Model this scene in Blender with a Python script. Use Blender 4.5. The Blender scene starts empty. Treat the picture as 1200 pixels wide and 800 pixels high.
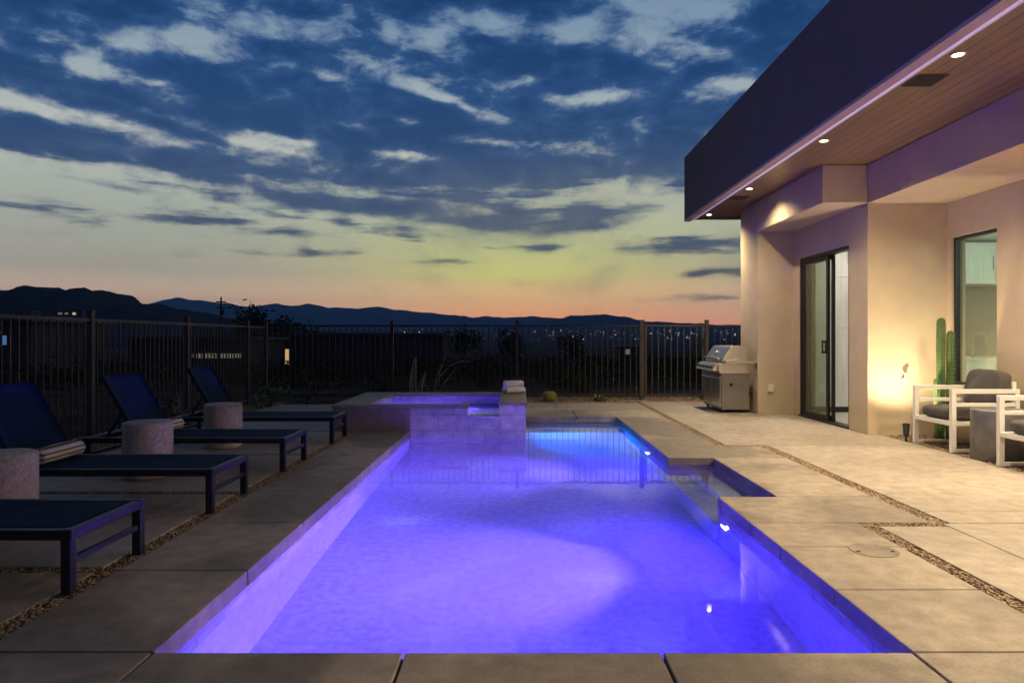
import bpy, math, random
import numpy as np
from mathutils import Vector, Matrix, noise as mnoise

random.seed(7); rng = np.random.default_rng(7)
PI = math.pi
HAZE = 1.5e-4
scene = bpy.context.scene
COL = scene.collection
CAM_H, F, VX, VY = 1.25, 800.0, 606.0, 396.0

def lin(r, g, b):
    f = lambda c: (c/255/12.92) if c/255 <= .04045 else ((c/255+.055)/1.055)**2.4
    return (f(r), f(g), f(b), 1.0)

# ------------------------------------------------------------------ materials
def new_mat(name):
    m = bpy.data.materials.new(name); m.use_nodes = True
    nt = m.node_tree; b = nt.nodes['Principled BSDF']
    return m, nt, b
def N(nt, t, **kw):
    n = nt.nodes.new(t)
    for k, v in kw.items(): setattr(n, k, v)
    return n
def simple(name, col, rough=.6, metal=0, var=.12, scale=6, bump=.0, bscale=60, coord='Object', spec=.5, detail=4):
    m, nt, b = new_mat(name)
    tc = N(nt, 'ShaderNodeTexCoord'); L = nt.links
    n1 = N(nt, 'ShaderNodeTexNoise'); n1.inputs['Scale'].default_value = scale; n1.inputs['Detail'].default_value = detail
    L.new(tc.outputs[coord], n1.inputs['Vector'])
    r = N(nt, 'ShaderNodeValToRGB'); c = col
    r.color_ramp.elements[0].position = .3; r.color_ramp.elements[1].position = .7
    r.color_ramp.elements[0].color = (c[0]*(1-var), c[1]*(1-var), c[2]*(1-var), 1)
    r.color_ramp.elements[1].color = (min(1, c[0]*(1+var)), min(1, c[1]*(1+var)), min(1, c[2]*(1+var)), 1)
    L.new(n1.outputs['Fac'], r.inputs['Fac']); L.new(r.outputs['Color'], b.inputs['Base Color'])
    b.inputs['Roughness'].default_value = rough; b.inputs['Metallic'].default_value = metal
    b.inputs['Specular IOR Level'].default_value = spec
    if bump:
        n2 = N(nt, 'ShaderNodeTexNoise'); n2.inputs['Scale'].default_value = bscale; n2.inputs['Detail'].default_value = 5
        L.new(tc.outputs[coord], n2.inputs['Vector'])
        bp = N(nt, 'ShaderNodeBump'); bp.inputs['Strength'].default_value = bump; bp.inputs['Distance'].default_value = .01
        L.new(n2.outputs['Fac'], bp.inputs['Height']); L.new(bp.outputs['Normal'], b.inputs['Normal'])
    return m
def emit(name, col, s):
    m, nt, b = new_mat(name)
    b.inputs['Base Color'].default_value = (0.8, .8, .8, 1)
    b.inputs['Emission Color'].default_value = col; b.inputs['Emission Strength'].default_value = s
    return m

def concrete(name, c, stain=.42):
    m, nt, b = new_mat(name); L = nt.links
    tc = N(nt, 'ShaderNodeTexCoord')
    def nz(s, d=5, dist=0):
        n = N(nt, 'ShaderNodeTexNoise'); n.inputs['Scale'].default_value = s; n.inputs['Detail'].default_value = d
        n.inputs['Distortion'].default_value = dist
        L.new(tc.outputs['Object'], n.inputs['Vector']); return n
    a = nz(.8, 6, .6); f = nz(9, 6); g = nz(160, 3)
    r = N(nt, 'ShaderNodeValToRGB'); e = r.color_ramp.elements
    e[0].position = .44; e[1].position = .58
    e[0].color = tuple(x*(1-stain) for x in c)+(1,); e[1].color = tuple(c)+(1,)
    L.new(a.outputs['Fac'], r.inputs['Fac'])
    r2 = N(nt, 'ShaderNodeValToRGB'); e = r2.color_ramp.elements
    e[0].position = .32; e[1].position = .68; e[0].color = (.78, .77, .76, 1); e[1].color = (1.12, 1.12, 1.12, 1)
    L.new(f.outputs['Fac'], r2.inputs['Fac'])
    mx0 = N(nt, 'ShaderNodeMixRGB', blend_type='MULTIPLY'); mx0.inputs[0].default_value = 1
    L.new(r.outputs['Color'], mx0.inputs[1]); L.new(r2.outputs['Color'], mx0.inputs[2])
    gr = N(nt, 'ShaderNodeMapRange'); gr.inputs['From Min'].default_value = .3; gr.inputs['From Max'].default_value = .7; gr.inputs['To Min'].default_value = .85; gr.inputs['To Max'].default_value = 1.12
    g2 = nz(70, 6); L.new(g2.outputs['Fac'], gr.inputs[0])
    mx = N(nt, 'ShaderNodeMixRGB', blend_type='MULTIPLY'); mx.inputs[0].default_value = 1
    L.new(mx0.outputs['Color'], mx.inputs[1]); L.new(gr.outputs[0], mx.inputs[2])
    L.new(mx.outputs['Color'], b.inputs['Base Color'])
    rr = N(nt, 'ShaderNodeMapRange'); rr.inputs['To Min'].default_value = .5; rr.inputs['To Max'].default_value = .8
    L.new(a.outputs['Fac'], rr.inputs['Value']); L.new(rr.outputs['Result'], b.inputs['Roughness'])
    ad = N(nt, 'ShaderNodeMath', operation='ADD'); L.new(f.outputs['Fac'], ad.inputs[0]); L.new(g.outputs['Fac'], ad.inputs[1])
    bp = N(nt, 'ShaderNodeBump'); bp.inputs['Strength'].default_value = .25; bp.inputs['Distance'].default_value = .004
    L.new(ad.outputs[0], bp.inputs['Height']); L.new(bp.outputs['Normal'], b.inputs['Normal'])
    return m

M = {}
M['deck'] = concrete('broom_finished_concrete', (.35, .30, .25), .2)
M['coping'] = concrete('coping_concrete', (.35, .295, .235), .46)
M['spa_cap'] = concrete('spa_cap_concrete', (.30, .25, .2), .25)
M['stucco'] = simple('tan_stucco', (.52, .42, .295), .85, var=.08, scale=2.5, bump=.6, bscale=80)
M['dark_stucco'] = simple('dark_fascia_stucco', (.105, .092, .078), .85, var=.07, scale=2, bump=.3, bscale=110)
M['fascia_edge'] = simple('fascia_edge_paint', (.42, .3, .28), .6, var=.05)
M['trim_metal'] = simple('pale_trim_metal', (.7, .66, .72), .35, .4, var=.04)
M['black_metal'] = simple('black_powdercoat', (.012, .012, .014), .45, 0, var=.2, scale=20)
M['fence_metal'] = simple('bronze_fence_paint', (.035, .026, .021), .5, 0, var=.2, scale=5)
M['gate_metal'] = simple('gate_post_paint', (.06, .047, .036), .5, 0, var=.2, scale=5)
M['lounger_frame'] = simple('lounger_frame_paint', (.008, .009, .018), .42, 0, var=.2, scale=12)
M['white_metal'] = simple('white_powdercoat', (.72, .70, .67), .4, 0, var=.04, scale=8)
M['cushion'] = simple('charcoal_fabric', (.075, .068, .066), .95, var=.15, scale=8, bump=.5, bscale=260)
M['steel'] = simple('brushed_stainless', (.55, .53, .5), .28, .9, var=.06, scale=10)
M['steel_dark'] = simple('dark_grill_steel', (.16, .155, .15), .35, .6, var=.08, scale=8)
M['grill_side'] = simple('grill_side_panel', (.22, .205, .185), .45, .35, var=.06, scale=4)
M['zinc'] = simple('mottled_zinc', (.19, .185, .18), .42, .5, var=.35, scale=5, detail=8)
M['side_table'] = simple('rough_cast_concrete', (.44, .39, .34), .9, var=.2, scale=30, bump=.9, bscale=45)
M['gold'] = simple('yellow_brass', (.6, .38, .06), .4, .5, var=.1)
M['white_plastic'] = simple('white_plastic', (.7, .66, .58), .4, var=.03)
M['rubber'] = simple('dark_rubber', (.02, .02, .02), .8)
M['cabinet'] = None
M['counter'] = simple('pale_quartz', (.6, .62, .62), .25, var=.05)
M['int_wall'] = simple('interior_paint', (.68, .67, .63), .8, var=.02)
M['int_floor'] = simple('pale_floor_tile', (.5, .5, .5), .35, var=.06, scale=3)
M['splash'] = simple('dark_backsplash', (.06, .085, .085), .2, var=.2)
M['desert'] = simple('desert_soil', (.075, .06, .048), .95, spec=0, var=.35, scale=.8, bump=.7, bscale=9, detail=8)
M['gravelbed'] = simple('crushed_gravel_bed', (.25, .185, .125), .95, var=.4, scale=45, bump=1, bscale=60)
M['pebble'] = None
M['hill'] = simple('dark_hill_rock', (.05, .043, .038), .95, spec=0, var=.4, scale=.02)
M['mount'] = simple('far_mountain_rock', (.055, .056, .06), .95, spec=0, var=.3, scale=.003)
M['house_far'] = simple('far_house_stucco', (.10, .09, .085), .9, spec=0, var=.1, scale=.5)
M['lit_warm'] = emit('lit_warm_window', (1, .62, .25, 1), .55)
M['lit_white'] = emit('lit_pale_window', (1, .85, .5, 1), .11)
M['lit_blue'] = emit('lit_blue_screen', (.12, .45, 1, 1), .25)
M['city'] = emit('city_lamp_glow', (1, .8, .58, 1), 1.3)
M['down'] = emit('downlight_lens', (1, .87, .62, 1), 22)
M['pool_lens'] = emit('pool_light_lens', (.75, .68, 1, 1), 14)
M['bark'] = simple('wood_bark', (.09, .065, .045), .9, var=.3, scale=9, bump=.6, bscale=30)
M['bush'] = simple('shrub_leaf', (.055, .065, .035), .8, spec=0, var=.35, scale=3)
M['agave'] = simple('agave_leaf', (.16, .2, .1), .6, var=.25, scale=6)
M['agave_dim'] = simple('grey_yucca_leaf', (.08, .1, .075), .7, var=.3, scale=4)
M['pale_stalk'] = simple('pale_dry_stalk', (.3, .25, .19), .85, var=.2, scale=12)
M['cactus'] = simple('cactus_skin', (.055, .105, .03), .55, var=.25, scale=9)
M['barrel'] = simple('golden_barrel_skin', (.26, .24, .06), .7, var=.2, scale=20)
M['spine'] = simple('cactus_spine', (.55, .42, .18), .6)
M['petal'] = simple('yellow_petal', (.7, .6, .25), .7)
M['fabric_blue'] = simple('navy_sling_mesh', (.008, .021, .05), .7, var=.15, scale=3, bump=.25, bscale=300, spec=.05)
M['pole'] = simple('utility_pole_wood', (.05, .04, .035), .9)
M['towel'] = simple('cream_towel', (.62, .58, .5), .95, var=.06, bump=.6, bscale=220)

# white cabinet with vertical grain
m, nt, b = new_mat('pale_vertical_grain_cabinet'); L = nt.links
tc = N(nt, 'ShaderNodeTexCoord'); mp = N(nt, 'ShaderNodeMapping'); mp.inputs['Scale'].default_value = (14, 14, .7)
n = N(nt, 'ShaderNodeTexNoise'); n.inputs['Scale'].default_value = 2; n.inputs['Detail'].default_value = 6
r = N(nt, 'ShaderNodeValToRGB'); r.color_ramp.elements[0].color = (.42, .41, .38, 1); r.color_ramp.elements[1].color = (.66, .65, .61, 1)
L.new(tc.outputs['Object'], mp.inputs['Vector']); L.new(mp.outputs[0], n.inputs['Vector']); L.new(n.outputs['Fac'], r.inputs['Fac'])
L.new(r.outputs[0], b.inputs['Base Color']); b.inputs['Roughness'].default_value = .45; M['cabinet'] = m

# striped towel
m, nt, b = new_mat('striped_towel'); L = nt.links
tc = N(nt, 'ShaderNodeTexCoord'); w = N(nt, 'ShaderNodeTexWave', wave_type='BANDS', bands_direction='Z')
w.inputs['Scale'].default_value = 9
r = N(nt, 'ShaderNodeValToRGB'); r.color_ramp.interpolation = 'CONSTANT'
r.color_ramp.elements[0].color = (.62, .58, .52, 1); r.color_ramp.elements[1].position = .72; r.color_ramp.elements[1].color = (.12, .1, .09, 1)
L.new(tc.outputs['Object'], w.inputs['Vector']); L.new(w.outputs['Fac'], r.inputs['Fac']); L.new(r.outputs[0], b.inputs['Base Color'])
b.inputs['Roughness'].default_value = .95; M['striped'] = m

# pebbles: colour per pebble through a voronoi cell
m, nt, b = new_mat('mixed_tan_pebbles'); L = nt.links
tc = N(nt, 'ShaderNodeTexCoord'); v = N(nt, 'ShaderNodeTexVoronoi'); v.inputs['Scale'].default_value = 60
r = N(nt, 'ShaderNodeValToRGB'); r.color_ramp.elements[0].color = (.10, .065, .04, 1); r.color_ramp.elements[1].color = (.42, .32, .21, 1)
e = r.color_ramp.elements.new(.5); e.color = (.24, .16, .095, 1)
sp = N(nt, 'ShaderNodeSeparateColor'); L.new(tc.outputs['Object'], v.inputs['Vector']); L.new(v.outputs['Color'], sp.inputs[0])
L.new(sp.outputs[0], r.inputs['Fac']); L.new(r.outputs[0], b.inputs['Base Color']); b.inputs['Roughness'].default_value = .8; M['pebble'] = m

# wood soffit boards along Y
m, nt, b = new_mat('stained_soffit_boards'); L = nt.links
tc = N(nt, 'ShaderNodeTexCoord'); sx = N(nt, 'ShaderNodeSeparateXYZ'); L.new(tc.outputs['Object'], sx.inputs[0])
dv = N(nt, 'ShaderNodeMath', operation='MULTIPLY'); dv.inputs[1].default_value = 1/.13; L.new(sx.outputs['X'], dv.inputs[0])
fr = N(nt, 'ShaderNodeMath', operation='FRACT'); L.new(dv.outputs[0], fr.inputs[0])
fl = N(nt, 'ShaderNodeMath', operation='FLOOR'); L.new(dv.outputs[0], fl.inputs[0])
wn = N(nt, 'ShaderNodeTexWhiteNoise', noise_dimensions='1D'); L.new(fl.outputs[0], wn.inputs['W'])
mp = N(nt, 'ShaderNodeMapping'); mp.inputs['Scale'].default_value = (30, 1.2, 1); L.new(tc.outputs['Object'], mp.inputs['Vector'])
ad = N(nt, 'ShaderNodeVectorMath', operation='ADD'); L.new(mp.outputs[0], ad.inputs[0]); L.new(wn.outputs['Color'], ad.inputs[1])
gn = N(nt, 'ShaderNodeTexNoise'); gn.inputs['Scale'].default_value = 1.6; gn.inputs['Detail'].default_value = 6; L.new(ad.outputs[0], gn.inputs['Vector'])
mxv = N(nt, 'ShaderNodeMath', operation='MULTIPLY_ADD'); mxv.inputs[1].default_value = .35; L.new(wn.outputs['Value'], mxv.inputs[0]); L.new(gn.outputs['Fac'], mxv.inputs[2])
r = N(nt, 'ShaderNodeValToRGB'); r.color_ramp.elements[0].position = .3; r.color_ramp.elements[1].position = .95
r.color_ramp.elements[0].color = (.12, .066, .036, 1); r.color_ramp.elements[1].color = (.29, .18, .10, 1)
L.new(mxv.outputs[0], r.inputs['Fac'])
gp = N(nt, 'ShaderNodeMath', operation='LESS_THAN'); gp.inputs[1].default_value = .075; L.new(fr.outputs[0], gp.inputs[0])
mx = N(nt, 'ShaderNodeMixRGB'); mx.inputs[2].default_value = (.02, .012, .008, 1); L.new(gp.outputs[0], mx.inputs[0]); L.new(r.outputs[0], mx.inputs[1])
L.new(mx.outputs[0], b.inputs['Base Color']); b.inputs['Roughness'].default_value = .38; M['soffit'] = m

# tile material (world/object space, on vertical faces): X+Y along, Z up
def tile(name, c1, c2, mortar, bw, bh, rough=.4):
    m, nt, b = new_mat(name); L = nt.links
    tc = N(nt, 'ShaderNodeTexCoord'); sx = N(nt, 'ShaderNodeSeparateXYZ'); L.new(tc.outputs['Object'], sx.inputs[0])
    ad = N(nt, 'ShaderNodeMath', operation='ADD'); L.new(sx.outputs[0], ad.inputs[0]); L.new(sx.outputs[1], ad.inputs[1])
    cb = N(nt, 'ShaderNodeCombineXYZ'); L.new(ad.outputs[0], cb.inputs[0]); L.new(sx.outputs[2], cb.inputs[1])
    br = N(nt, 'ShaderNodeTexBrick'); br.offset = .5
    br.inputs['Scale'].default_value = 1; br.inputs['Brick Width'].default_value = bw; br.inputs['Row Height'].default_value = bh
    br.inputs['Mortar Size'].default_value = .006; br.inputs['Color1'].default_value = c1; br.inputs['Color2'].default_value = c2; br.inputs['Mortar'].default_value = mortar
    L.new(cb.outputs[0], br.inputs['Vector'])
    nz = N(nt, 'ShaderNodeTexNoise'); nz.inputs['Scale'].default_value = 7; nz.inputs['Detail'].default_value = 6; L.new(tc.outputs['Object'], nz.inputs['Vector'])
    rr = N(nt, 'ShaderNodeMapRange'); rr.inputs['To Min'].default_value = .35; rr.inputs['To Max'].default_value = 1.6; L.new(nz.outputs['Fac'], rr.inputs[0])
    mx = N(nt, 'ShaderNodeMixRGB', blend_type='MULTIPLY'); mx.inputs[0].default_value = 1; L.new(br.outputs['Color'], mx.inputs[1]); L.new(rr.outputs[0], mx.inputs[2])
    L.new(mx.outputs[0], b.inputs['Base Color']); b.inputs['Roughness'].default_value = rough
    return m
M['spa_tile'] = tile('stone_spa_tile', (.48, .45, .45, 1), (.38, .36, .36, 1), (.29, .27, .27, 1), .42, .21)
M['water_tile'] = tile('waterline_tile', (.36, .35, .36, 1), (.30, .29, .31, 1), (.2, .2, .2, 1), .3, .15, .25)
M['plaster'] = simple('pale_blue_pool_plaster', (.40, .38, .60),   .7, var=.2, scale=16, bump=.25, bscale=30, detail=12)

def refr_water(name, bump, scale, rough, col):
    m, nt, b = new_mat(name); L = nt.links
    b.inputs['Base Color'].default_value = col; b.inputs['Transmission Weight'].default_value = 1
    b.inputs['IOR'].default_value = 1.33; b.inputs['Roughness'].default_value = rough
    tc = N(nt, 'ShaderNodeTexCoord'); nz = N(nt, 'ShaderNodeTexNoise'); nz.inputs['Scale'].default_value = scale; nz.inputs['Detail'].default_value = 3
    L.new(tc.outputs['Object'], nz.inputs['Vector'])
    bp = N(nt, 'ShaderNodeBump'); bp.inputs['Strength'].default_value = bump; bp.inputs['Distance'].default_value = .01
    L.new(nz.outputs['Fac'], bp.inputs['Height']); L.new(bp.outputs[0], b.inputs['Normal'])
    return m
M['water'] = refr_water('pool_water', .16, 1.3, .03, (.90, .93, 1, 1))
M['spa_water'] = refr_water('spa_water', .8, 7, .04, (.90, .93, 1, 1))
def glass_mat(name, tint, base=.08):
    m, nt, b = new_mat(name); L = nt.links; nt.nodes.remove(b); out = nt.nodes['Material Output']
    tr = N(nt, 'ShaderNodeBsdfTransparent'); tr.inputs[0].default_value = tint
    gl = N(nt, 'ShaderNodeBsdfGlossy'); gl.inputs['Roughness'].default_value = 0
    lw = N(nt, 'ShaderNodeLayerWeight'); pw = N(nt, 'ShaderNodeMath', operation='POWER'); pw.inputs[1].default_value = 4
    L.new(lw.outputs['Facing'], pw.inputs[0]); ma = N(nt, 'ShaderNodeMath', operation='MULTIPLY_ADD'); ma.inputs[1].default_value = .8; ma.inputs[2].default_value = base
    L.new(pw.outputs[0], ma.inputs[0]); mx = N(nt, 'ShaderNodeMixShader')
    L.new(ma.outputs[0], mx.inputs[0]); L.new(tr.outputs[0], mx.inputs[1]); L.new(gl.outputs[0], mx.inputs[2]); L.new(mx.outputs[0], out.inputs['Surface'])
    return m
M['glass'] = glass_mat('window_glass', (.86, .95, .91, 1))

# ------------------------------------------------------------------ mesh builder
class MB:
    def __init__(s): s.v = []; s.f = []; s.sm = []
    def add(s, vs, fs, smooth=False):
        o = len(s.v); s.v += [tuple(p) for p in vs]
        for f in fs: s.f.append(tuple(o+i for i in f)); s.sm.append(smooth)
        return s
    def box(s, x0, x1, y0, y1, z0, z1):
        vs = [(x0,y0,z0),(x1,y0,z0),(x1,y1,z0),(x0,y1,z0),(x0,y0,z1),(x1,y0,z1),(x1,y1,z1),(x0,y1,z1)]
        return s.add(vs, [(0,3,2,1),(4,5,6,7),(0,1,5,4),(1,2,6,5),(2,3,7,6),(3,0,4,7)])
    def bar(s, a, b, w, h=None, up=(0,0,1)):
        """box-section bar from a to b"""
        h = h or w; a = Vector(a); b = Vector(b); d = (b-a).normalized(); up = Vector(up)
        if abs(d.dot(up)) > .98: up = Vector((0,1,0))
        sx = d.cross(up).normalized()*w/2; sy = sx.cross(d).normalized()*h/2
        vs = [p+i*sx+j*sy for p in (a,b) for i,j in ((-1,-1),(1,-1),(1,1),(-1,1))]
        return s.add(vs, [(3,2,1,0),(4,5,6,7),(0,1,5,4),(1,2,6,5),(2,3,7,6),(3,0,4,7)])
    def tube(s, pts, rad, n=10, cap=True):
        pts = [Vector(p) for p in pts]; rad = rad if isinstance(rad,(list,tuple)) else [rad]*len(pts)
        rings = []; ref = None
        for i,p in enumerate(pts):
            d = (pts[min(i+1,len(pts)-1)]-pts[max(i-1,0)]).normalized()
            if ref is None: ref = Vector((0,0,1)) if abs(d.z) < .9 else Vector((1,0,0))
            x = (ref - d*ref.dot(d)).normalized(); y = d.cross(x); ref = x
            rings.append([p+rad[i]*(math.cos(2*PI*k/n)*x+math.sin(2*PI*k/n)*y) for k in range(n)])
        o = [q for r in rings for q in r]; fs = []
        for i in range(len(pts)-1):
            for k in range(n): fs.append((i*n+k, i*n+(k+1)%n, (i+1)*n+(k+1)%n, (i+1)*n+k))
        s.add(o, fs, True)
        if cap:
            s.add(rings[0], [tuple(reversed(range(n)))]); s.add(rings[-1], [tuple(range(n))])
        return s
    def lathe(s, prof, c=(0,0,0), n=32, smooth=True):
        vs = []; fs = []
        for r,z in prof:
            for k in range(n): a = 2*PI*k/n; vs.append((c[0]+r*math.cos(a), c[1]+r*math.sin(a), c[2]+z))
        for i in range(len(prof)-1):
            for k in range(n): fs.append((i*n+k, i*n+(k+1)%n, (i+1)*n+(k+1)%n, (i+1)*n+k))
        s.add(vs, fs, smooth)
        if prof[0][0] > 1e-4: s.add(vs[:n], [tuple(reversed(range(n)))])
        if prof[-1][0] > 1e-4: s.add(vs[-n:], [tuple(range(n))])
        return s
    def prism(s, poly, axis, a, b):
        """poly list of 2-D points extruded along axis 'x','y','z' from a to b"""
        def P(p, t):
            return {'x':(t,p[0],p[1]), 'y':(p[0],t,p[1]), 'z':(p[0],p[1],t)}[axis]
        n = len(poly); vs = [P(p,a) for p in poly]+[P(p,b) for p in poly]
        fs = [tuple(range(n)), tuple(reversed(range(n,2*n)))]+[(i,n+i,n+(i+1)%n,(i+1)%n) for i in range(n)]
        return s.add(vs, fs)
    def build(s, name, mat, parent=None, loc=None, bevel=0, seg=2, fix=True):
        me = bpy.data.meshes.new(name); me.from_pydata(s.v, [], s.f)
        me.polygons.foreach_set('use_smooth', s.sm)
        me.materials.append(mat)
        if fix and len(s.f) < 40000:
            import bmesh
            bm = bmesh.new(); bm.from_mesh(me); bmesh.ops.recalc_face_normals(bm, faces=bm.faces); bm.to_mesh(me); bm.free()
        me.update()
        o = bpy.data.objects.new(name, me); COL.objects.link(o)
        if parent is not None: o.parent = parent
        if loc: o.location = loc
        if bevel:
            bv = o.modifiers.new('Bevel','BEVEL'); bv.width = bevel; bv.segments = seg; bv.limit_method = 'ANGLE'; bv.angle_limit = .6
        return o

def tag(o, label=None, cat=None, group=None, kind=None):
    if label: o['label'] = label
    if cat: o['category'] = cat
    if group: o['group'] = group
    if kind: o['kind'] = kind
    return o
def empty(name, loc, label, cat, group=None, rz=0):
    o = bpy.data.objects.new(name, None); COL.objects.link(o); o.location = loc; o.rotation_euler.z = rz
    o.empty_display_size = .1
    return tag(o, label, cat, group)
def copy_tree(o, parent=None):
    c = o.copy(); COL.objects.link(c)
    if parent is not None: c.parent = parent
    for ch in [k for k in bpy.data.objects if k.parent == o]: copy_tree(ch, c)
    return c
def struct(o): o['kind'] = 'structure'; return o
def W(px, py, Y): return Vector(((px-VX)*Y/F, Y, CAM_H-(py-VY)*Y/F))
def fbm(x, y, s, o=4):
    return mnoise.fractal(Vector((x*s, y*s, .37)), 1.0, 2.0, o)

# ------------------------------------------------------------------ terrain
def terr(x, y):
    r = math.hypot(max(0, abs(x)-5.2), max(0, y-17)) if y > -6 else 10
    d = max(0.0, y-17) + max(0, abs(x+.0)-9)*.6*(1 if x < 0 else .3)
    P = [(0,-.03),(8,-.35),(25,-1.1),(55,-2.0),(120,-3.2),(300,-7),(900,-10),(1500,-6),(2400,14),(3200,36),(6500,60),(12000,80)]
    z = P[-1][1]
    for (a,za),(b_,zb) in zip(P,P[1:]):
        if d <= b_: t=(d-a)/(b_-a); z = za+(zb-za)*t; break
    if d > 1: z += fbm(x,y,.05,4)*min(.5, d*.02) + fbm(x,y,.004,4)*min(3, d*.006)
    return z
def axis_pts(spec):
    out=[]
    for a,b,n in spec: out += [a+(b-a)*i/n for i in range(n)]
    return out+[spec[-1][1]]
xs = axis_pts([(-9000,-900,16),(-900,-120,20),(-120,-20,25),(-20,-5.6,14),(-5.6,-1.455,3),(-1.455,2.055,3),(2.055,9,4),(9,20,6),(20,120,22),(120,900,20),(900,9000,16)])
ys = axis_pts([(-60,-4,6),(-4,2.72,3),(2.72,10.875,3),(10.875,17,4),(17,40,23),(40,140,36),(140,900,38),(900,3400,40),(3400,7450,10)])
vs = [(x,y,terr(x,y)) for y in ys for x in xs]; nx=len(xs); fs=[]
for j in range(len(ys)-1):
    for i in range(nx-1):
        cx=(xs[i]+xs[i+1])/2; cy=(ys[j]+ys[j+1])/2
        if -1.455<cx<2.055 and 2.72<cy<10.875: continue
        fs.append((j*nx+i,j*nx+i+1,(j+1)*nx+i+1,(j+1)*nx+i))
struct(MB().add(vs,fs,True).build('ground', M['desert'], fix=False))

# ------------------------------------------------------------------ pool basin
PX0,PX1,PY0,PY1 = -1.45,1.58,2.725,10.87
SX,SY = .12, 9.26              # spa corner standing in the pool
NX,NY0,NY1 = 2.05,5.39,7.14    # step nook
WZ = -.095; FZ = -1.0
out = [(PX0,PY0),(PX1,PY0),(PX1,NY0),(NX,NY0),(NX,NY1),(PX1,NY1),(PX1,PY1),(SX,PY1),(SX,SY),(PX0,SY)]
def offset(pts, d):   # grow outline outwards by d (ccw outline, right angles)
    n=len(pts); res=[]
    for i in range(n):
        p0,p1,p2=Vector(pts[i-1]),Vector(pts[i]),Vector(pts[(i+1)%n])
        e1=(p1-p0).normalized(); e2=(p2-p1).normalized()
        n1=Vector((e1.y,-e1.x)); n2=Vector((e2.y,-e2.x))
        res.append(tuple(p1+(n1+n2)*d if abs(e1.dot(e2))<.5 else p1+n1*d))
    return res
wall = offset(out,.012)
def ring(mb, pts, z0, z1):
    n=len(pts); mb.add([(x,y,z0) for x,y in pts]+[(x,y,z1) for x,y in pts], [(i,(i+1)%n,n+(i+1)%n,n+i) for i in range(n)])
pool = MB(); ring(pool, wall, FZ, -.26)
def floor_rect(mb,x0,x1,y0,y1,z,nn=12):
    gx=[x0+(x1-x0)*i/nn for i in range(nn+1)]; gy=[y0+(y1-y0)*i/nn for i in range(nn+1)]
    mb.add([(x,y,z) for y in gy for x in gx],[(j*(nn+1)+i,j*(nn+1)+i+1,(j+1)*(nn+1)+i+1,(j+1)*(nn+1)+i) for j in range(nn) for i in range(nn)])
floor_rect(pool,PX0-.02,PX1+.02,PY0-.02,SY,FZ); floor_rect(pool,SX,PX1+.02,SY,PY1+.02,FZ)
floor_rect(pool,PX1+.02,NX+.02,NY0-.02,NY1+.02,FZ)
pool.box(PX1-.02,NX+.005,NY0-.005,NY1+.005,FZ+.004,-.52)                    # nook step
pool.box(PX1+.22,NX+.006,NY0-.006,NY1+.006,-.52,-.30)
pool.box(SX+.003,PX1+.006,10.05,PY1+.006,FZ+.004,-.38)                      # far bench
pool.box(SX+.003,PX1+.006,10.42,PY1+.007,-.38,-.22)
struct(pool.build('pool_shell', M['plaster'], fix=False))
tl = MB(); ring(tl, wall, -.26, -.088); struct(tl.build('pool_waterline_tile', M['water_tile'], fix=False))
wt = MB()
for x0,x1,y0,y1 in ((PX0-.01,PX1+.01,PY0-.01,SY),(SX-.01,PX1+.01,SY,PY1+.01),(PX1+.01,NX+.01,NY0-.01,NY1+.01)):
    wt.add([(x0,y0,WZ),(x1,y0,WZ),(x1,y1,WZ),(x0,y1,WZ)],[(0,1,2,3)])
struct(wt.build('pool_water', M['water'], fix=False))
# underwater lights on the right-hand wall; the near-wall one is an added fill
def pool_light(loc, label, nrm=(-1,0,0), grp='underwater pool lights'):
    t = empty('pool_light', loc, label, 'pool light', grp)
    b1 = MB(); b1.lathe([(.055,0),(.055,.008),(.04,.012),(.038,.006)],n=24); o=b1.build('trim_ring',M['white_plastic'],t)
    b2 = MB(); b2.lathe([(.037,.005),(.025,.012),(.0,.015)],n=24); p=b2.build('lens',M['pool_lens'],t)
    t.rotation_euler = Vector(nrm).to_track_quat('Z','Y').to_euler()
    return t
pool_light((PX1+.006,5.12,-.36),'small round underwater light on the right pool wall just before the step nook')
pool_light((.5,PY0-.008,-.4),'added underwater fill light on the near pool wall, unseen under the front coping',(0,1,0))  # fixture added for the unseen deep-blue fill lamp
pool_light((PX1+.006,8.15,-.24),'small round underwater light on the right pool wall beyond the step nook')

# ------------------------------------------------------------------ decks
def slabs(name, mat, rects, z0=-.09, z1=0.0, g=.006, bev=.006):
    mb=MB()
    for x0,x1,y0,y1 in rects: mb.box(x0+g,x1-g,y0+g,y1-g,z0,z1)
    return struct(mb.build(name,mat,bevel=bev))
ox = .0
cop=[]
xb=[-2.155,-1.45,-.45,.576,1.575,2.31]
for a,b_ in zip(xb,xb[1:]): cop += [(a,b_,1.3,2.725),(a,b_,-1.2,1.3)]
yb=[2.725,3.68,4.63,5.58,6.53,7.48,8.43,9.25]
for a,b_ in zip(yb,yb[1:]): cop.append((-2.155,-1.445,a,b_))
cop += [(1.575,2.31,2.725,3.4),(1.575,2.31,3.4,4.1),(1.575,2.31,4.1,4.63),(1.575,2.82,4.63,5.392),(2.045,2.82,5.392,6.3),(2.045,2.82,6.3,7.138),
        (1.575,2.82,7.138,7.88),(1.575,2.335,7.88,9.4),(1.575,2.335,9.4,10.865),(.13,.95,10.865,11.9),(.95,2.335,10.865,11.9)]
slabs('pool_coping', M['coping'], cop)
lft=[]
for a,b_ in ((-1.9,0.0),(.08,1.83),(1.91,3.645),(3.735,5.475),(5.565,7.30),(7.39,9.13),(9.22,11.0),(11.09,12.9)):
    x1=-2.262 if b_<9.2 else -2.56
    lft.append((-4.5,x1,a,b_))
slabs('lounger_terrace', M['deck'], lft, g=.003)
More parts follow.
